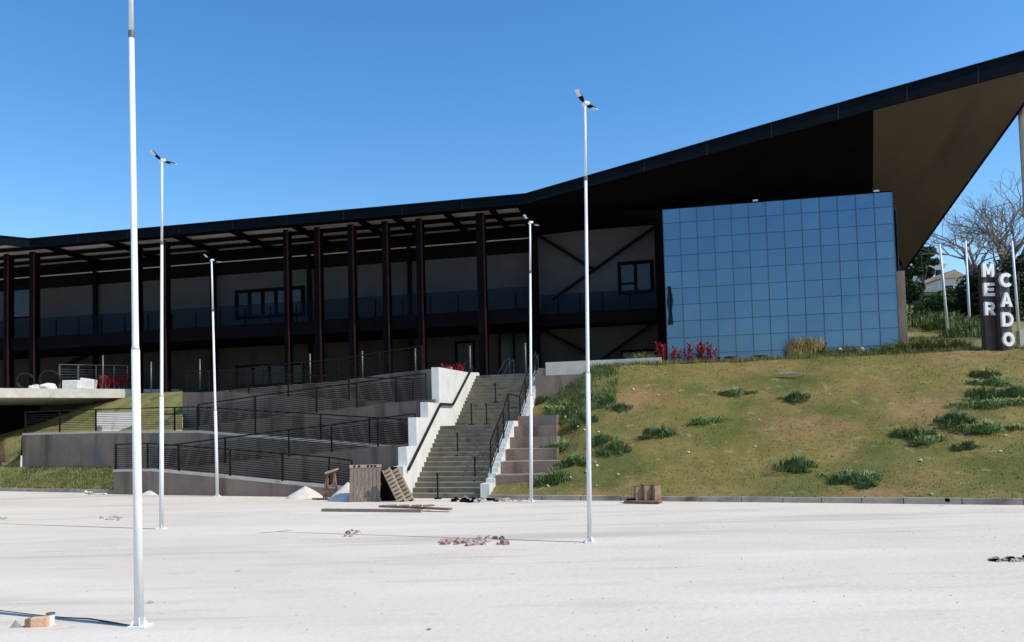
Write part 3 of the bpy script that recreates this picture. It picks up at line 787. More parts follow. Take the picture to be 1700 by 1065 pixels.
def letter_mesh(ch, size, depth):
    c = bpy.data.curves.new('glyph', 'FONT'); c.body = ch; c.size = size; c.extrude = depth/2; c.offset = .045*size; c.align_x = 'CENTER'
    o = bpy.data.objects.new('glyph', c); COL.objects.link(o)
    bpy.context.view_layer.update()
    dg = bpy.context.evaluated_depsgraph_get()
    me = bpy.data.meshes.new_from_object(o.evaluated_get(dg)); bpy.data.objects.remove(o)
    return me
def sign(px, py, Y, word, hgt, wd, label, lh, gap, ox=0):
    p = onY(px, py, Y)
    t = thing('letter_pylon', p, label, 'sign', 'dark pylons carrying white letters')
    ux = V((.985,.17,0)).normalized(); rz = math.atan2(ux.y, ux.x); t.rotation_euler = (0,0,rz)
    MB().box((0,0,hgt/2-.3), wd,.28,hgt+.6).build('pylon', M['signpost'], t, bevel=.01)
    for k, ch in enumerate(word):
        if ch == 'M':
            mb = MB(); P_ = [(0,0),(0,1),(.30,1),(.5,.48),(.70,1),(1,1),(1,0),(.74,0),(.74,.62),(.58,.18),(.42,.18),(.26,.62),(.26,0)]
            mb.prism([V((a_,b_,-.05)) for a_, b_ in P_], (0,0,.10)); me = mb.me('glyph')
        else: me = block_letter(ch)
        xs = [v.co.x for v in me.vertices]; ys = [v.co.y for v in me.vertices]
        sx = lh*(.98 if ch == 'M' else .90)/(max(xs)-min(xs)); sy = lh/(max(ys)-min(ys)); mx = (max(xs)+min(xs))/2; my = min(ys)
        for v in me.vertices: v.co.x = (v.co.x-mx)*sx; v.co.y = (v.co.y-my)*sy
        o = link('letter', me, M['letter'], t); o.rotation_euler = (R(90),0,0)
        o.location = (ox, -.20, hgt-lh-.02-k*(lh+gap))
    return t
zc = 34.2
s1h = (580-436)/F*zc
sign(1645,581,zc,'MER', s1h, .66, 'left dark brown pylon with white letters M, E and R', .58, .26, -.12)
sign(1669,577,zc-.25,'CADO', (580-460)/F*zc+.1, .50, 'right dark pylon with white letters C, A, D and O', .62, .24, -.02)

# ------------------------------------------------------------------ vegetation
def blade_clump(n, r, h, wd=.03, spread=.6, seed=0, flat=.35):
    rnd = random.Random(seed); b = MB()
    for i in range(n):
        a = rnd.uniform(0, 6.283); q = r*math.sqrt(rnd.random()); c = V((math.cos(a)*q, math.sin(a)*q*.8, -.03))
        hh = h*rnd.uniform(.5,1.1)*(1-.5*(q/r)**2); la = rnd.uniform(0,6.283) if rnd.random() < .5 else a
        ln = V((math.cos(la), math.sin(la), 0))*hh*spread*rnd.uniform(.2,1.2)
        sd = V((-math.sin(la+.7), math.cos(la+.7), 0))*wd*rnd.uniform(.6,1.4)
        m1 = c+V((0,0,hh*.65))+ln*.4; t = c+V((0,0,hh*.95))+ln
        b.add([c-sd*.6, c+sd*.6, m1+sd, m1-sd, t+sd*.15, t-sd*.15], [(0,1,2,3),(3,2,4,5)])
    return b
def mesh_of(b, name): 
    me = bpy.data.meshes.new(name); me.from_pydata(b.v, [], b.f); me.update(); return me
def weed_mesh(seed):
    rnd = random.Random(seed); b = MB()
    for k in range(16):
        a = rnd.uniform(0,6.28); q = rnd.random()**.8*.5; c = V((math.cos(a)*q*1.35, math.sin(a)*q*.8, 0))
        sub = blade_clump(int(rnd.randint(40,90)*(1.1-q)), rnd.uniform(.12,.28), rnd.uniform(.18,.40)*(1-.75*q), .014, .8, seed*20+k)
        b.add([V(v)+c for v in sub.v], sub.f)
    return b
wm = [mesh_of(weed_mesh(s), 'weed_foliage') for s in (1,2,3,4,5)]
for me in wm: me.materials.append(M['weed'])
weeds = [(1320,662,1.0,'dark weed clump high on the bank below the glass box'),(1097,722,1.35,'large dark weed clump on the left middle of the bank'),
 (1020,748,1.25,'weed clump right of the near lamp post on the bank'),(950,770,1.3,'dark weed clump between the two right lamp posts'),(918,800,1.45,'lowest weed clump beside the far lamp post foot'),
 (1322,778,1.35,'lone dark weed clump low in the middle of the bank'),(1515,725,1.3,'weed clump below the middle right of the bank'),(1585,702,1.3,'weed clump left of the big weed patch at right'),
 (1640,660,1.7,'biggest weed patch high at the right of the bank'),(1602,745,.9,'small weed clump low at the right of the bank'),(1685,655,1.2,'weed clump at the right edge of the bank'),
 (1412,800,1.1,'faint weed clump near the kerb on the right'),(915,700,1.4,'weed clump beside the overgrown steps'),(900,665,1.2,'weed clump at the top of the overgrown steps'),
 (1010,665,.9,'small weed tuft under the parapet'),(1030,678,.9,'small weed tuft below another under the parapet'),(1635,625,1.1,'weed tuft just under the letter sign'),
 (968,700,1.2,'weed clump left of the near lamp post halfway up'),(1000,735,1.1,'weed clump hugging the near lamp post on its right'),(1440,860-52,.8,'small weed tuft just above the kerb')]
for i, (x, y, s, lb) in enumerate(weeds):
    p = slope_px(x, y); o = link('weed_clump', wm[i % 5]); o.location = p; o.scale = (s*.72, s*.8, s*(1.0+.25*random.random())); o.rotation_euler = (R(18),0,random.uniform(-.5,.5))
    tag(o, lb, 'weeds', 'green weed clumps on the grassy bank')
lm = [mesh_of(weed_mesh(s), 'pale_weed_foliage') for s in (11,12,13)]
for me in lm: me.materials.append(M['weed3'])
for i, (x, y, s, lb) in enumerate([(1655,640,1.3,'light green weed patch upper left of the right edge on the bank'),(1672,672,1.2,'light green weed patch below the big dark weed patch'),(1618,672,1.0,'light green weed patch left of the big dark weed patch'),
   (1640,715,1.2,'light green weed patch in the middle of the right edge of the bank'),(1550,735,1.0,'light green weed patch under two dark clumps at right'),(1410,795,1.0,'light green weed patch near the kerb at right'),
   (1215,655,1.1,'light green weed patch in the upper middle of the bank'),(1180,700,1.0,'light green weed patch right of the large left clump'),(940,680,1.3,'light green weed patch just below the pale block'),(930,745,1.2,'light green weed patch beside the middle of the overgrown steps')]):
    p = slope_px(x, y); o = link('weed_clump', lm[i % 3]); o.location = p; o.scale = (s*1.2, s, s*.8); o.rotation_euler = (R(18),0,random.uniform(-.5,.5))
    tag(o, lb, 'weeds', 'green weed clumps on the grassy bank')
# short grass over the bank
def scatter_grass(name, fnp, n, h, wd, mt, seed):
    rnd = random.Random(seed); vs = []; fs = []
    for i in range(n):
        c = fnp(rnd)
        if c is None: continue
        k = len(vs); a = rnd.uniform(0,6.283); sd = V((math.cos(a), math.sin(a), 0))*wd; hh = h*rnd.uniform(.4,1.3)
        t = c+V((rnd.uniform(-.5,.5)*hh, rnd.uniform(-.6,.3)*hh, hh)); c = c-V((0,0,.02))
        vs += [c-sd, c+sd, t]; fs.append((k,k+1,k+2))
    me = bpy.data.meshes.new(name); me.from_pydata([tuple(v) for v in vs], [], fs); me.update()
    return tag(link(name, me, mt), kind='stuff')
def f_slope(rnd):
    p = slope_pt(rnd.random(), rnd.random())
    nv = noise.noise(p*.45)+.6*noise.noise(p*1.6)
    if nv < rnd.uniform(-.75,.25): return None
    return p
g1_ = scatter_grass('grass', f_slope, 28000, .05, .022, M['grass'], 3)
tag(g1_, 'short dry grass blades covering the sunlit bank', 'grass')
def f_steps(rnd):
    t = rnd.uniform(5.5,10.5); q = SR0+SRD*t+pr*rnd.uniform(1.0,4.2)
    if noise.noise(q*.9) < rnd.uniform(-.5,.2): return None
    h = slope_h(q)
    return V((q.x,q.y,h)) if h is not None else None
g2_ = scatter_grass('overgrowth', f_steps, 9000, .16, .02, M['weed2'], 9)
tag(g2_, 'loose weeds growing over the upper terraced steps', 'weeds')
def f_crest(rnd):
    i = rnd.uniform(.12,1.0); p = polylerp(cr, i)+V((0,rnd.uniform(-.4,.9),0)); p.z += -.02
    if noise.noise(p*.8) < rnd.uniform(-.6,.1): return None
    return p
tag(scatter_grass('grass', f_crest, 9000, .20, .018, M['orngrass'], 12), 'longer pale grass along the crest of the bank', 'grass')
def f_verge(rnd):
    x = rnd.uniform(0,188); a = onz(x, kerb_y(x), 0)+kback*.11+V((0,0,.12)); c = laypt(2,x,777); p = a.lerp(c, rnd.random()); p.z += .02; return p
tag(scatter_grass('grass', f_verge, 9000, .12, .022, M['orngrass'], 13), 'short grass on the strip below the big grey wall', 'grass')

# red plants
def deckp(x, off=.6):
    p = onY(x,645,41+3.2*x/210+off); p.z = 5.18; return p
def red_plant(seed, h=1.1):
    rnd = random.Random(seed); b = MB(); st_ = MB()
    for k in range(4):
        bx, by = rnd.uniform(-.14,.14), rnd.uniform(-.1,.1); hh = h*rnd.uniform(.6,1)
        st_.tube([(bx,by,-.05),(bx*1.3,by,hh*.85)], .015, 6)
        for j in range(26):
            z = hh*rnd.uniform(.25,1); a = rnd.uniform(0,6.28); L = .26*rnd.uniform(.6,1.1)
            d = V((math.cos(a),math.sin(a),rnd.uniform(.3,1.4))).normalized(); s_ = V((-math.sin(a),math.cos(a),0))*.035
            c = V((bx*1.2,by,z*.9)); b.add([c, c+d*L*.5+s_, c+d*L, c+d*L*.5-s_], [(0,1,2,3)])
    return b, st_
def plantthing(name, p, label, cat, group, seed, h, mleaf, sc=1):
    t = thing(name, p, label, cat, group); b, s_ = red_plant(seed, h)
    if name == 'croton_shrub':
        b = blade_clump(340, .42, h*.95, .022, .35, seed)
        for q_ in range(0): pass
    link('foliage', mesh_of(b,'foliage'), M[mleaf], t); s_.build('stem', M['bark'], t); t.scale = (sc,)*3; return t
G_ = 'red leaved plants along the building'
for i, (x, y, h, lb) in enumerate([(1098,601,1.1,'red leaved plant against the left edge of the glass box'),(1123,606,.95,'slim red leaved plant second from the left below the glass box'),
   (1141,607,1.15,'red leaved plant in the middle of the row below the glass box'),(1164,607,1.2,'bushiest red leaved plant below the glass box'),(1182,605,1.15,'rightmost red leaved plant below the glass box')]):
    p = onY(x, y, 36.4); p.z = max(5.0,p.z-.1); plantthing('red_plant', p, lb, 'shrub', G_, i, h, 'redleaf', 1.12 if i != 3 else 1.25)
for i, (x, lb) in enumerate([(166,'leftmost low red shrub on the deck'),(180,'second low red shrub on the deck'),(194,'third low red shrub on the deck'),(207,'low red shrub on the deck next to the foreground lamp post')]):
    p = deckp(x,.9); plantthing('red_shrub', p, lb, 'shrub', G_, 20+i, .8, 'redleaf', 1.1)
for i, (x, lb) in enumerate([(737,'low red shrub at the left top of the staircase wall'),(752,'middle low red shrub at the top of the staircase wall'),(765,'right low red shrub at the top of the staircase wall')]):
    p = onY(x, 612, 36.5); p.z = 4.9; plantthing('red_shrub', p, lb, 'shrub', G_, 30+i, .55, 'redleaf')
plantthing('croton_shrub', V((0,0,0))+onz(1328,598,5.2), 'yellow and pink leaved shrub in front of the glass box, left of its pair', 'shrub', 'yellow shrubs', 41, 1.15, 'croton', 1.2)
plantthing('croton_shrub', V((0,0,0))+onz(1352,597,5.2), 'yellow leaved shrub in front of the glass box, right of its pair', 'shrub', 'yellow shrubs', 42, 1.05, 'croton', 1.25)
og = [mesh_of(blade_clump(300,.35,.75,.014,.8,s+50), 'ornamental_grass') for s in (1,2,3)]
for me in og: me.materials.append(M['orngrass'])
GL = [(1060,606,1.0,'pale grass tuft over the parapet left of the glass box'),(1078,607,.9,'smaller pale grass tuft left of the red plants'),
 (1375,594,.8,'small tuft right of the yellow shrubs'),(1408,594,1.0,'leafy tuft between the two short white posts'),(1424,594,.9,'leafy tuft just left of the right short white post'),(1455,592,.8,'tuft under the right part of the glass box'),
 (1488,590,1.1,'tuft at the lower right corner of the glass box'),(1512,589,1.3,'big tuft right of the glass box corner'),(1540,588,1.3,'big tuft between the glass box and the sign'),(1570,587,1.2,'big tuft left of the letter sign'),(1598,585,1.1,'tuft next to the letter sign'),
 (1222,602,.6,'thin low tuft below the glass box centre left'),(1270,600,.6,'thin low tuft below the glass box centre')]
for i, (x, y, s, lb) in enumerate(GL):
    p = onz(x, y, 5.2); o = link('grass_tuft', og[i % 3]); o.location = p; o.scale = (s*1.2,s,s); o.rotation_euler = (0,0,i)
    tag(o, lb, 'grass tuft', 'ornamental grass tufts along the crest')
for x, y, lb in ((1397,595,'left short white post in the plants before the glass box'),(1434,594,'right short white post in the plants before the glass box')):
    p = onz(x, y, 5.2); b = MB(); b.tube([(0,0,-.1),(0,0,.42)], .045, 10); b.tube([(0,0,.42),(-.06,0,.47),(-.1,0,.44)], .05, 10)
    o = b.build('marker_post', M['white']); o.location = p; tag(o, lb, 'post', 'short white posts')
# sticks on the bank
p = slope_px(1308,628)
for k in range(3):
    b = MB(); b.bar(V((-.55,.15*k,.14)), V((.5,-.35+.15*k,.10)), .07,.05); o = b.build('wood_stick', M['woodpale']); o.location = p+V((.12*k,-.05*k,.03*k)); o.rotation_euler = (0,0,.25*k-.2)
    tag(o, ['lowest','middle','highest'][k]+' pale stick of three lying high on the bank', 'stick', 'sticks on the bank')

# trees behind
def leafy_tree(name, base, h, r, label, mt, seed, n=2600, group=None, leaf=.22, flat=1.0):
    rnd = random.Random(seed); t = thing(name, base, label, 'tree', group)
    tb = MB(); tb.tube([(0,0,-.4),(.1,0,h*.3),(0,.1,h*.62)], [h*.035,h*.026,h*.012], 8)
    for k in range(6):
        a = k*1.05; tb.tube([(0,0,h*.35),(math.cos(a)*r*.35,math.sin(a)*r*.35,h*.6),(math.cos(a)*r*.6,math.sin(a)*r*.6,h*.78)], [h*.015,h*.009,h*.004], 6)
    tb.build('trunk', M['bark'], t)
    cl_ = []
    for k in range(16):
        a = rnd.uniform(0,6.28); q = r*rnd.uniform(.1,.8); cl_.append((V((math.cos(a)*q, math.sin(a)*q, h*rnd.uniform(.4,.92))), r*rnd.uniform(.22,.42)))
    b = MB()
    for i in range(n):
        c, cr_ = rnd.choice(cl_); d = V((rnd.gauss(0,1),rnd.gauss(0,1),rnd.gauss(0,.8))); d = d.normalized()*cr_*rnd.random()**.4
        p = c+d; s = leaf*rnd.uniform(.5,1.2)
        a = V((rnd.gauss(0,1),rnd.gauss(0,1),rnd.gauss(0,.6))).normalized()*s; e = a.cross(V((rnd.gauss(0,1),rnd.gauss(0,1),1))).normalized()*s*.5
        b.add([p-a, p+e, p+a, p-e], [(0,1,2,3)])
    link('crown', mesh_of(b,'crown'), M[mt], t); return t
def bare_tree(base, h, label, seed, lean=0):
    rnd = random.Random(seed); t = thing('bare_tree', base, label, 'tree', 'leafless trees behind the sign'); b = MB(); tw = MB()
    def grow(p, d, L, r, lv):
        q = p+d*L; mid = p+d*L*.5+V((rnd.gauss(0,.06),rnd.gauss(0,.06),0))*L
        (b if lv < 3 else tw).tube([p, mid, q], [r, r*.85, r*.65], 7 if lv < 2 else 3, cap=False)
        if lv >= 6: return
        for k in range(3 if lv < 5 else 2):
            nd = (d+V((rnd.gauss(0,.55),rnd.gauss(0,.55),rnd.gauss(.08,.35)))).normalized()
            grow(q if k else mid.lerp(q,.6), nd, L*rnd.uniform(.62,.85), r*.55, lv+1)
    grow(V((0,0,-.3)), V((lean,0,1)).normalized(), h*.26, h*.030, 0)
    b.build('trunk', M['bark'], t); tw.build('branches', M['twig'], t); return t
def at_hill(x, Y):   # ground point on the hill along pixel column x at depth Y
    p = onY(x, 500, Y); p.z = min(hill(p.x, p.y),15); return p
def on_hill(x, y):
    d = ray(x,y)
    for k in range(400, 1200):
        q = CAM+d*(k*.1)
        if q.y > 34 and q.z <= hill(q.x,q.y): return q
    return q
leafy_tree('green_tree', at_hill(1534,70)-V((0,0,.5)), 5.6, 1.35, 'dark green tree peeking out below the tip of the brown soffit', 'tree', 4, 3200)
leafy_tree('green_tree', at_hill(1508,60)-V((0,0,.5)), 4.2, 1.5, 'dark low tree right beside the glass box corner', 'tree', 5, 2600)
bare_tree(at_hill(1640,62), 10.5, 'leafless tree rising above the letter M of the sign', 11, -.15)
bare_tree(at_hill(1690,58), 12.0, 'largest leafless tree at the right edge behind the tip column', 14, -.1)
bare_tree(at_hill(1665,70), 11.5, 'leafless tree behind the gap between the two letter pylons', 23, .1)
bare_tree(at_hill(1612,74), 9.0, 'leafless tree farther back, between the white poles', 17, 0)
for i, (x, Y, h, r, lb) in enumerate([(1628,56,5.0,2.2,'dark hedge like shrub directly left behind the sign'),(1655,55,6.5,2.6,'dark shrub mass behind the two letter pylons'),(1690,54,7.5,3.0,'dark shrub mass at the right edge behind the sign'),
     (1590,60,2.6,1.6,'low bush before the pale houses'),(1548,58,2.2,1.5,'low bush below the grey house')]):
    leafy_tree('bush', at_hill(x,Y)-V((0,0,h*.38)), h, r, lb, 'hedge' if i < 3 else 'weed2', 60+i, 3600, 'bushes behind the sign', .20)
tall = [mesh_of(blade_clump(500,1.6,.9,.03,.6,s+70), 'tall_grass') for s in (1,2)]
for me in tall: me.materials.append(M['weed2'])
for i, (x, y, s, lb) in enumerate([(1520,532,1.3,'tall grass patch right of the glass box, farther up the hill'),(1545,525,1.4,'tall grass patch left of the leftmost flagpole'),(1590,535,1.3,'tall grass patch between the white poles'),(1615,548,1.1,'tall grass patch left of the sign'),(1530,560,.8,'tall grass patch nearest the glass box corner')]):
    o = link('grass_patch', tall[i % 2]); o.location = on_hill(x, y+12); o.scale = (s,s,s*.9); tag(o, lb, 'tall grass', 'tall grass patches on the hill')
# white poles behind
for x0,y0,x1,y1,lb in ((1560,405,1574,553,'left thin white pole on the hill behind'),(1603,400,1608,508,'middle thin white pole on the hill, farther back'),(1680,400,1692,556,'right thin white pole behind the letter sign')):
    p = on_hill(x1,y1) if x1 != 1608 else onY(x1,y1,50)
    q2 = onY(x0,y0,p.y); L = q2-p
    o = MB().tube([(0,0,-2.5 if x1 == 1608 else -.2),tuple(L)], [.09,.06], 10).build('white_pole', M['white'], smooth=True); o.location = p; tag(o, lb, 'pole', 'thin white poles behind the sign')
# houses
def house(x0,x1,yt,yb,Y,mt,label,roofh=.0,rmat='tile',win=()):
    p = onY(x0,yb,Y); q2 = onY(x1,yb,Y); w_ = q2.x-p.x; h = onY(x0,yt,Y).z-p.z
    t = thing('house', V((p.x,p.y,p.z)), label, 'house')
    MB().box((w_/2,3,h/2-.7), w_,6,h+1.4).build('wall', M[mt], t)
    b = MB(); o_ = .3
    if roofh: b.prism([V((-o_,-o_,h+.003)), V((w_+o_,-o_,h+.003)), V((w_/2,-o_,h+roofh))], (0,6.6,0))
    else: b.box((w_/2,3,h+.11), w_+.4,6.4,.2)
    b.build('roof', M[rmat], t)
    for (a,c,wd_,hh_) in win:
        f = MB().box((a*w_,-.02,c*h), wd_,.08,hh_).build('window', M['black'], t)
        MB().box((a*w_,-.045,c*h), wd_-.16,.06,hh_-.16).build('pane', M['darkglass'], f)
    return t
house(1533,1571,440,478,78,'housewhite','white two storey house under the tip of the roof, beyond the hill',0,'housewhite',((.3,.6,.6,.8),(.7,.6,.6,.8),(.5,.2,.6,.7)))
house(1566,1602,462,500,74,'housewhite','pale house with a flat tan roof between the thin white poles',.8,'tile',((.3,.5,.7,.8),))
house(1505,1566,486,515,66,'housegrey','long grey low house nearest the dark tree',0,'housegrey',((.25,.45,.9,1.1),(.6,.45,.9,1.1)))
# pale wall at right edge
p = onz(1690,566,5.9); b = MB(); b.box((1.5,0,0), 3,.3,1.0); o = b.build('pale_wall', M['conc_top']); o.location = p; tag(o, 'pale low wall at the right edge next to the letter O', 'wall')

# ------------------------------------------------------------------ small things by the building
for i, (x, yb) in enumerate([(171,638),(251,632),(332,630),(515,622),(602,620),(690,618),(781,618),(873,612)]):
    off = 4.9
    p = wpx(x, yb, off); p.z = 4.9 if i else 5.4
    h = wpx(x, yb-34, off).z-4.9
    nm = ['leftmost','second','third','fourth','fifth','sixth','seventh','rightmost'][i]
    if i == 0:
        bp0 = thing('bollard', p, nm+' of the thin grey metal bollards before the dark facade', 'bollard', 'thin metal bollards before the facade')
        MB().tube([(0,0,0),(0,0,1.6)], .04, 10).build('post', M['steel'], bp0, smooth=True)
        MB().tube([(0,0,1.602),(0,0,1.65)], [.055,.04], 10).build('cap', M['steel'], bp0)
    else: dup(bp0, p, 0, nm+' of the thin grey metal bollards before the dark facade')
# metal handrails at stair top
for (pts, lb) in (([(826,622),(838,598),(846,594)],'left slanted metal handrail at the top of the staircase'),([(836,622),(846,600),(853,597)],'second slanted metal handrail at the top of the staircase'),([(884,626),(891,592),(893,588)],'steep metal handrail at the top right of the staircase')):
    ps = [onY(x,y,40.5) for x,y in pts]; b = MB(); b.tube([p-ps[0] for p in ps], .025, 8)
    b.tube([V((0,0,0)), V((0,0,-.9))], .025, 8); m2 = ps[2]-ps[0]; b.tube([m2, V((m2.x,m2.y,-.6))], .02, 8)
    o = b.build('metal_handrail', M['steel']); o.location = ps[0]; tag(o, lb, 'handrail', 'metal handrails at the stair top')
# deck fence
fp = [deckp(x,1.8) for x in (99,130,160,190,212)]
railing('mesh_fence', fp, 1.5, 'grey wire fence on the deck above the red shrubs', 'fence', wires=8, mt='steel', wr=.006, top=.03)
# dark hoops: coils of conduit standing on the deck
for i, (x, y, r_) in enumerate([(42,620,.44),(82,617,.52)]):
    p = deckp(x,1.3); b = MB()
    for k in range(3):
        b.tube([V((math.cos(a)*(r_-.03*k), .10*k, math.sin(a)*(r_-.03*k))) for a in [j*math.pi/12 for j in range(25)]], .045, 8, cap=False)
    p.z = 5.18+r_+.04; o = b.build('conduit_coil', M['darkrail'], smooth=True); o.location = p; o.rotation_euler = (0,0,.3)
    tag(o, ['left dark coil of conduit standing on the deck','right larger dark coil of conduit standing on the deck'][i], 'coil', 'conduit coils')
def lump(name, p, sx, sy, sz, mt, label, cat, group=None, seed=0, n=2, rough=.18, sink=.25, fr=1.6):
    bm = bmesh.new(); bmesh.ops.create_icosphere(bm, subdivisions=n, radius=1)
    for v in bm.verts:
        d = 1+rough*2*noise.noise(v.co*fr+V((seed*3.1,seed*1.7,0))); v.co = V((v.co.x*sx*d, v.co.y*sy*d, max(v.co.z,-sink)*sz*d))
        v.co.z += sink*sz*.6
    me = bpy.data.meshes.new(name); bm.to_mesh(me); bm.free()
    o = link(name, me, M[mt]); o.location = p; o.rotation_euler = (0,0,seed*1.3); return tag(o, label, cat, group)
lump('white_sack', deckp(80,.5), .55,.35,.28, 'sack', 'white sack lying on the deck under the dark coils', 'sack', 'pale sacks on the deck', 1, 3)
lump('white_sack', deckp(58,.5), .4,.3,.2, 'sack', 'smaller grey white sack at the left of the pair on the deck', 'sack', 'pale sacks on the deck', 2, 3)
p = deckp(121,.7); b = MB(); b.box((0,0,.25), .9,.6,.5); o = b.build('concrete_block', M['sack'], bevel=.04); o.location = p; tag(o, 'grey concrete block on the deck, left of the tilted white one', 'block')
p = deckp(145,.7); b = MB(); b.box((0,0,.3), .8,.6,.6); o = b.build('concrete_block', M['whitewall'], bevel=.04); o.location = p; o.rotation_euler = (0,R(8),.3); tag(o, 'tilted white concrete block on the deck next to the red shrubs', 'block')

# ------------------------------------------------------------------ things on the ground
def pile(name, x, y, r, h, label, mt='sand', seed=0):
    p = onz(x, y, 0)+V((0,r*.8,0)); vs = []; fs = []; N = 22; K = 9
    for j in range(K+1):
        for i in range(N):
            a = 2*math.pi*i/N; q = r*j/K*(1+.18*noise.noise(V((math.cos(a)*2,math.sin(a)*2,seed))))
            z = h*(1-j/K)**.95+.05*h*noise.noise(V((a*3,j,seed)))*(j < K); vs.append(V((math.cos(a)*q, math.sin(a)*q*.9, z if j < K else -.02)))
    for j in range(K):
        for i in range(N): fs.append((j*N+i, j*N+(i+1)%N, (j+1)*N+(i+1)%N, (j+1)*N+i))
    b = MB(); b.add(vs, fs); o = b.build(name, M[mt], smooth=True); o.location = p; return tag(o, label, 'heap', 'sand heaps')
pile('sand_pile', 500,828, .75,.42, 'sand heap at the foot of the lowest ramp, left of the sawhorse', seed=1)
pile('sand_pile', 246,822, .55,.25, 'smallest sand heap by the wall between two lamp posts', seed=2)
pile('sand_pile', 572,832, .72,.62, 'pale sand heap between the sawhorse and the grey pallet', seed=3)

def pallet(label, group='pallets leaning at the stair foot'):
    t = thing('wooden_pallet', (0,0,0), label, 'pallet', group)
    # lies in the XZ plane, 1.05 wide, 1.15 tall, boards upright
    for k in range(8): 
        MB().box((-.46+k*.131,-.05,.56), .118,.022,1.12).build('deck_board', M['wood'], t)
    for z in (.08,.56,1.06): MB().box((0,.005,z), 1.04,.085,.10).build('bearer', M['wood'], t)
    for k in range(5): MB().box((-.44+k*.22,.062,.56), .10,.02,1.12).build('back_board', M['wood'], t)
    return t
P1 = pallet('grey board pallet leaning upright, its face to the viewer, left of the stair foot')
p = onz(606,832.5,0); P1.location = p; P1.rotation_euler = (R(-8),0,R(-4))
b = MB()
b.box((0,-.02,1.175), 1.06,.10,.10); o = b.build('top_board', M['woodpale'], P1)
b = MB()
for k in (-.36,-.2,.1,.22,.34): b.box((k,-.073,1.175), .07,.012,.06)
b.build('slot', M['black'], P1)
# leaning side-on pallets
def slim_pallet(x, y, tilt, rz, label):
    t = thing('wooden_pallet', onz(x,y,0), label, 'pallet', 'pallets leaning at the stair foot')
    for k in range(9): MB().box((-.0,0,.09+k*.125), .26,.03,.085).build('slat', M['woodpale'], t)
    for sx in (-.12,.12): MB().box((sx,.035,.57), .05,.045,1.2).build('stringer', M['woodpale' ], t)
    MB().box((0,.10,.57), .20,.02,1.15).build('back_board', M['woodred'], t)
    t.rotation_euler = (R(-6),R(tilt),R(rz)); t.scale = (1,1,1.05); return t
slim_pallet(667,833,-27,-5,'narrow pale pallet leaning against the white stair wall, left of a matching one')
slim_pallet(681,832,-27,-5,'narrow pale pallet leaning against the white stair wall, nearest the steps')
# black panel standing in for the shade in the gap behind
t = thing('dark_board', onz(648,832,0), 'dark board leaning behind the pale pallets', 'board')
MB().box((0,.22,.55), .8,.04,1.1).build('panel', M['black'], t); t.rotation_euler = (R(-4),R(-10),0)
# wooden frame (sawhorse) at 540-565
t = thing('sawhorse', onz(550,829,0), 'red brown wooden sawhorse standing beside the sand heap', 'sawhorse')
for (x0,z0,x1,z1,w_) in ((-.18,0,-.12,1.0,.06),(.22,0,.10,.95,.05),(-.2,.92,.25,1.06,.07),(-.14,.45,.2,.5,.05),(.02,.02,.12,.9,.05),(-.28,0,-.16,.95,.04)):
    MB().bar(V((x0,.0,z0)), V((x1,.12 if z0 == 0 else .03,z1)), w_, w_).build('beam', M['woodred'] if w_ != .07 else M['woodpale'], t)
for (x0,x1,y,lb) in ((520,556,829,'short dark board on the ground left of the sawhorse'),):
    p = onz(x0,y,0); q2 = onz(x1,y+1,0); o = MB().bar(V((0,0,.03)), q2-p+V((0,0,.04)), .12,.05).build('board', M['woodred']); o.location = p; tag(o, lb, 'board')
# long planks on the ground
p = onz(536,848.5,0); q2 = onz(700,850,0)
o = MB().bar(V((0,0,.05)), q2-p+V((0,0,.05)), .16,.06).build('long_plank', M['wood']); o.location = p; tag(o, 'long grey plank on the pale ground, left one of an end to end pair', 'plank', 'long planks on the pale ground')
p = onz(632,846,0); q2 = onz(748,849.5,0)
o = MB().bar(V((0,0,.11)), q2-p+V((0,0,.08)), .2,.05).build('long_plank', M['woodred']); o.location = p; tag(o, 'brown plank on the pale ground, right one of an end to end pair', 'plank', 'long planks on the pale ground')
for k, x in enumerate((650,671,692,712)):
    p = onz(x,847.8,0)+V((0,0,.155)); o = MB().box((0,0,0), .30,.16,.04).build('wood_offcut', M['wood']); o.location = p; o.rotation_euler=(0,0,.1*k); tag(o, ['leftmost','second','third','rightmost'][k]+' wood offcut lying on the brown plank', 'offcut', 'offcuts on the plank')
# rubble
NUM = 'one two three four five six seven eight nine ten eleven twelve thirteen fourteen fifteen sixteen seventeen eighteen nineteen twenty twenty-one twenty-two twenty-three twenty-four twenty-five twenty-six'.split()
def rubble(cx_, cy_, w_, n, label, seed, mts=('rubble','redrubble'), s=(.035,.095), hh=6):
    rnd = random.Random(seed); xs_ = sorted(rnd.uniform(-w_,w_) for _ in range(n)); grp = label
    for i in range(n):
        label = '%s stone, number %s from left, %s' % ({'rubble':'grey brown','redrubble':'reddish','black':'dark','sand':'pale'}[mts[i % len(mts)]], NUM[i], grp)
        x = cx_+xs_[i]; y = cy_+rnd.uniform(-1,1)*hh; p = onz(x,y,0); k = rnd.uniform(*s)
        lump('rubble_stone', p, k*rnd.uniform(.8,1.6), k, k*rnd.uniform(.6,1), mts[i % len(mts)], label, 'stone', grp, seed*50+i, 2, .42)
rubble(585,887,15,7,'small loose cluster in the left middle',1)
rubble(785,900,54,26,'long loose row before the staircase',2,hh=6)
rubble(790,831.5,34,16,'rubble at the foot of the right stair wall',3,('black','rubble','black'),(.06,.13),2.5)
rubble(860,829,36,14,'rubble by the far lamp post foot',4,('redrubble','rubble'),(.05,.10),2.5)
rubble(985,826,22,9,'rubble behind the near lamp post',5,('sand','rubble'),(.06,.12),2)
rubble(186,861,18,8,'stones left of the second lamp post',6,('rubble','rubble'),(.03,.06),3)
rubble(5,861,8,4,'stones at the left ground edge',7,('rubble','rubble'),(.03,.06),2)
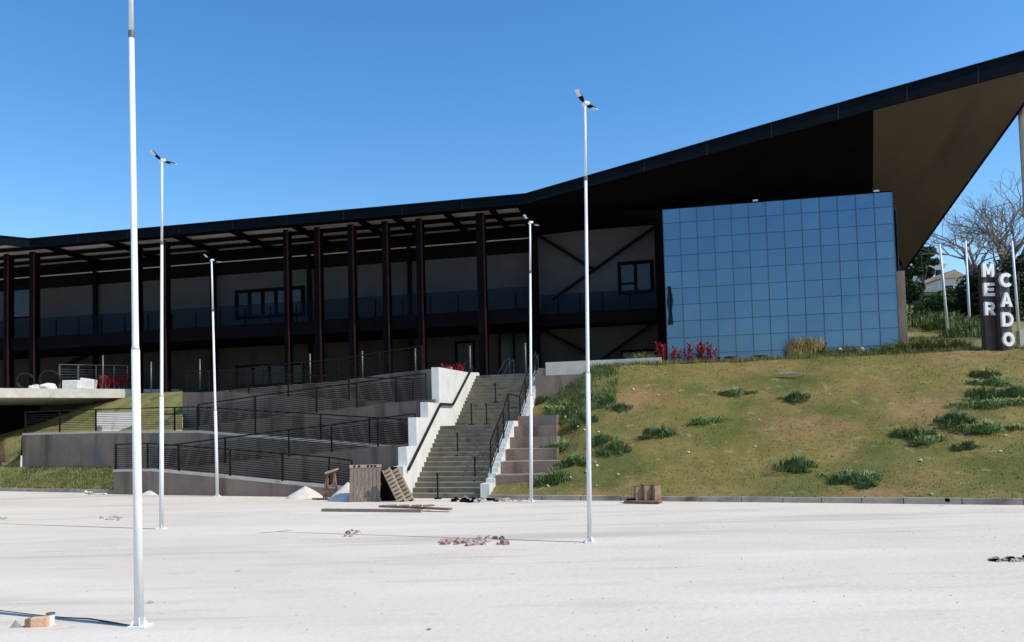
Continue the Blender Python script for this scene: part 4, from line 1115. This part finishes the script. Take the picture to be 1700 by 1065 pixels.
rubble(165,819,25,7,'stones by the kerb left of the ramp',8,('sand','rubble'),(.08,.14),2)
rubble(1680,930.5,32,22,'gravelly stones at the right ground edge',9,('rubble','black','rubble'),(.03,.07),2)
rubble(1010,823,200,10,'stones along the right kerb',10,('sand',),(.04,.08),2)
for i, (x, y, s_, lb) in enumerate([(249,1001,.035,'small dark stone right of the foreground lamp post'),(712,1045,.03,'small dark stone at the bottom middle of the picture'),(395,948,.03,'tiny dark stone in the middle of the pale ground')]):
    lump('loose_stone', onz(x,y,0), s_*1.5, s_, s_*.7, 'rubble', lb, 'stone', None, 90+i, 1, .3)
# white stones on the bank
rnd = random.Random(5); xs_ = sorted(rnd.uniform(885,1000) for _ in range(22))
for i in range(22):
    x = xs_[i]; y = rnd.uniform(665,810); p = slope_px(x,y); k = rnd.uniform(.03,.065)
    lump('white_stone', p, k, k, k*1.1, 'sack', 'pale stone, number %s from left, in weeds beside the steps' % NUM[i], 'stone', 'pale stones in the weeds', 200+i, 1, .3)
xs_ = sorted(rnd.uniform(1020,1700) for _ in range(14))
for i in range(14):
    x = xs_[i]; y = rnd.uniform(640,825); p = slope_px(x,y); k = rnd.uniform(.025,.06)
    lump('pale_stone', p, k, k, k, 'sand', 'small pale stone, number %s from the left on the open grassy bank' % NUM[i], 'stone', 'pale stones on the bank', 240+i, 1, .3)
def f_pad(rnd):
    x = rnd.uniform(-30,1730); y = 829+ (rnd.random()**1.6)*235+3
    if y < kerb_y(x)+3 or (rnd.random() < .5 and noise.noise(onz(x,y,0)*.5) < .05): return None
    return onz(x,y,0)
rnd = random.Random(77); gb_ = MB()
for i in range(500):
    c = f_pad(rnd)
    if c is None: continue
    k = rnd.uniform(.005,.016); vs = [c+V((rnd.uniform(-1,1)*k, rnd.uniform(-1,1)*k, -.002)) for _ in range(3)]
    a = rnd.uniform(0,6.28); vs = [c+V((math.cos(a+j*2.1)*k*1.3, math.sin(a+j*2.1)*k, -.002)) for j in range(3)]+[c+V((0,0,k*.9))]
    gb_.add(vs, [(0,1,3),(1,2,3),(2,0,3)])
tag(gb_.build('gravel', M['rubble']), 'loose fine gravel strewn over the pale ground', 'gravel', kind='stuff')
# buckets on boards
p = onz(1041,835,0); q2 = onz(1098,836,0)
o = MB().bar(V((0,.1,.05)), q2-p+V((0,.1,.05)), .5,.06).build('scaffold_board', M['woodred']); o.location = p; tag(o, 'dark red board under the three rusty tins by the kerb', 'board')
o = MB().bar(V((0,0,.10)), V((.75,.05,.11)), .12,.06).build('short_board', M['black']); o.location = p+V((0,0,.0)); tag(o, 'short dark board lying across the red board by the rusty tins', 'board')
tin = None
for i, (x, lb) in enumerate(((1061,'left rusty tin of the three on the board'),(1075,'middle rusty tin of the three on the board'),(1091,'right rusty tin of the three, lit on its right side'))):
    q = onz(x,835,0)+V((0,.15,.085))
    if tin is None:
        tin = thing('rusty_tin', q, lb, 'tin', 'rusty tins on the board', rz=.15)
        MB().box((0,0,.22), .235,.235,.44).build('body', M['rust'], tin, bevel=.02)
        b = MB(); b.box((0,-.0,.45), .245,.245,.02); b.box((0,0,.003), .245,.245,.02); b.build('rim', M['woodred'], tin)
    else: dup(tin, q, .15+.1*i, lb)
tin.scale = (.95,.95,.9)
# valve on kerb
p = onz(1573,833,.1); o = MB().box((0,0,.05), .11,.10,.10).build('drain_box', M['black'], bevel=.03); o.location = p; tag(o, 'small dark drain box on the kerb at the right', 'drain box')
# bricks and cable in the left foreground
p = onz(67,1039,0); o = MB().box((0,0,.055), .19,.09,.11).build('brick', M['brick'], bevel=.006); o.location = p; o.rotation_euler = (0,0,.15); tag(o, 'orange brick lying in the left foreground', 'brick')
p = onz(49,1040,0); o = MB().box((0,0,.05), .07,.09,.10).build('brick_piece', M['woodred'], bevel=.006); o.location = p; tag(o, 'dark brick piece next to the orange brick', 'brick')
p = onz(26,1041,0); o = MB().add([(-.05,-.04,0),(.05,-.04,0),(.05,.04,0),(-.05,.04,0),(0,0,.09)], [(3,2,1,0),(0,1,4),(1,2,4),(2,3,4),(3,0,4)]).build('stone_wedge', M['rubble']); o.location = p; tag(o, 'dark pointed stone in the left foreground', 'stone')
t = thing('pipe_stub', onz(84,1036,0), 'short white pipe stub sticking up beside the orange brick', 'pipe')
MB().tube([(0,0,0),(0,0,.13)], .045, 14, cap=False).build('pipe', M['white'], t); MB().tube([(0,0,.12),(0,0,.14)], .05, 14).build('lip', M['steel'], t)
cp = [onz(x,y,.02) for x,y in ((-60,1008),(0,1013),(40,1018),(75,1022),(110,1025),(150,1027),(180,1032),(205,1036),(224,1039))]
b = MB(); b.tube([q-cp[0] for q in cp], [.006,.006,.006,.006,.008,.010,.012,.009,.006], 8); o = b.build('black_cable', M['rubber'], smooth=True); o.location = cp[0]; tag(o, 'black cable snaking across the pale ground to the foreground lamp post', 'cable')
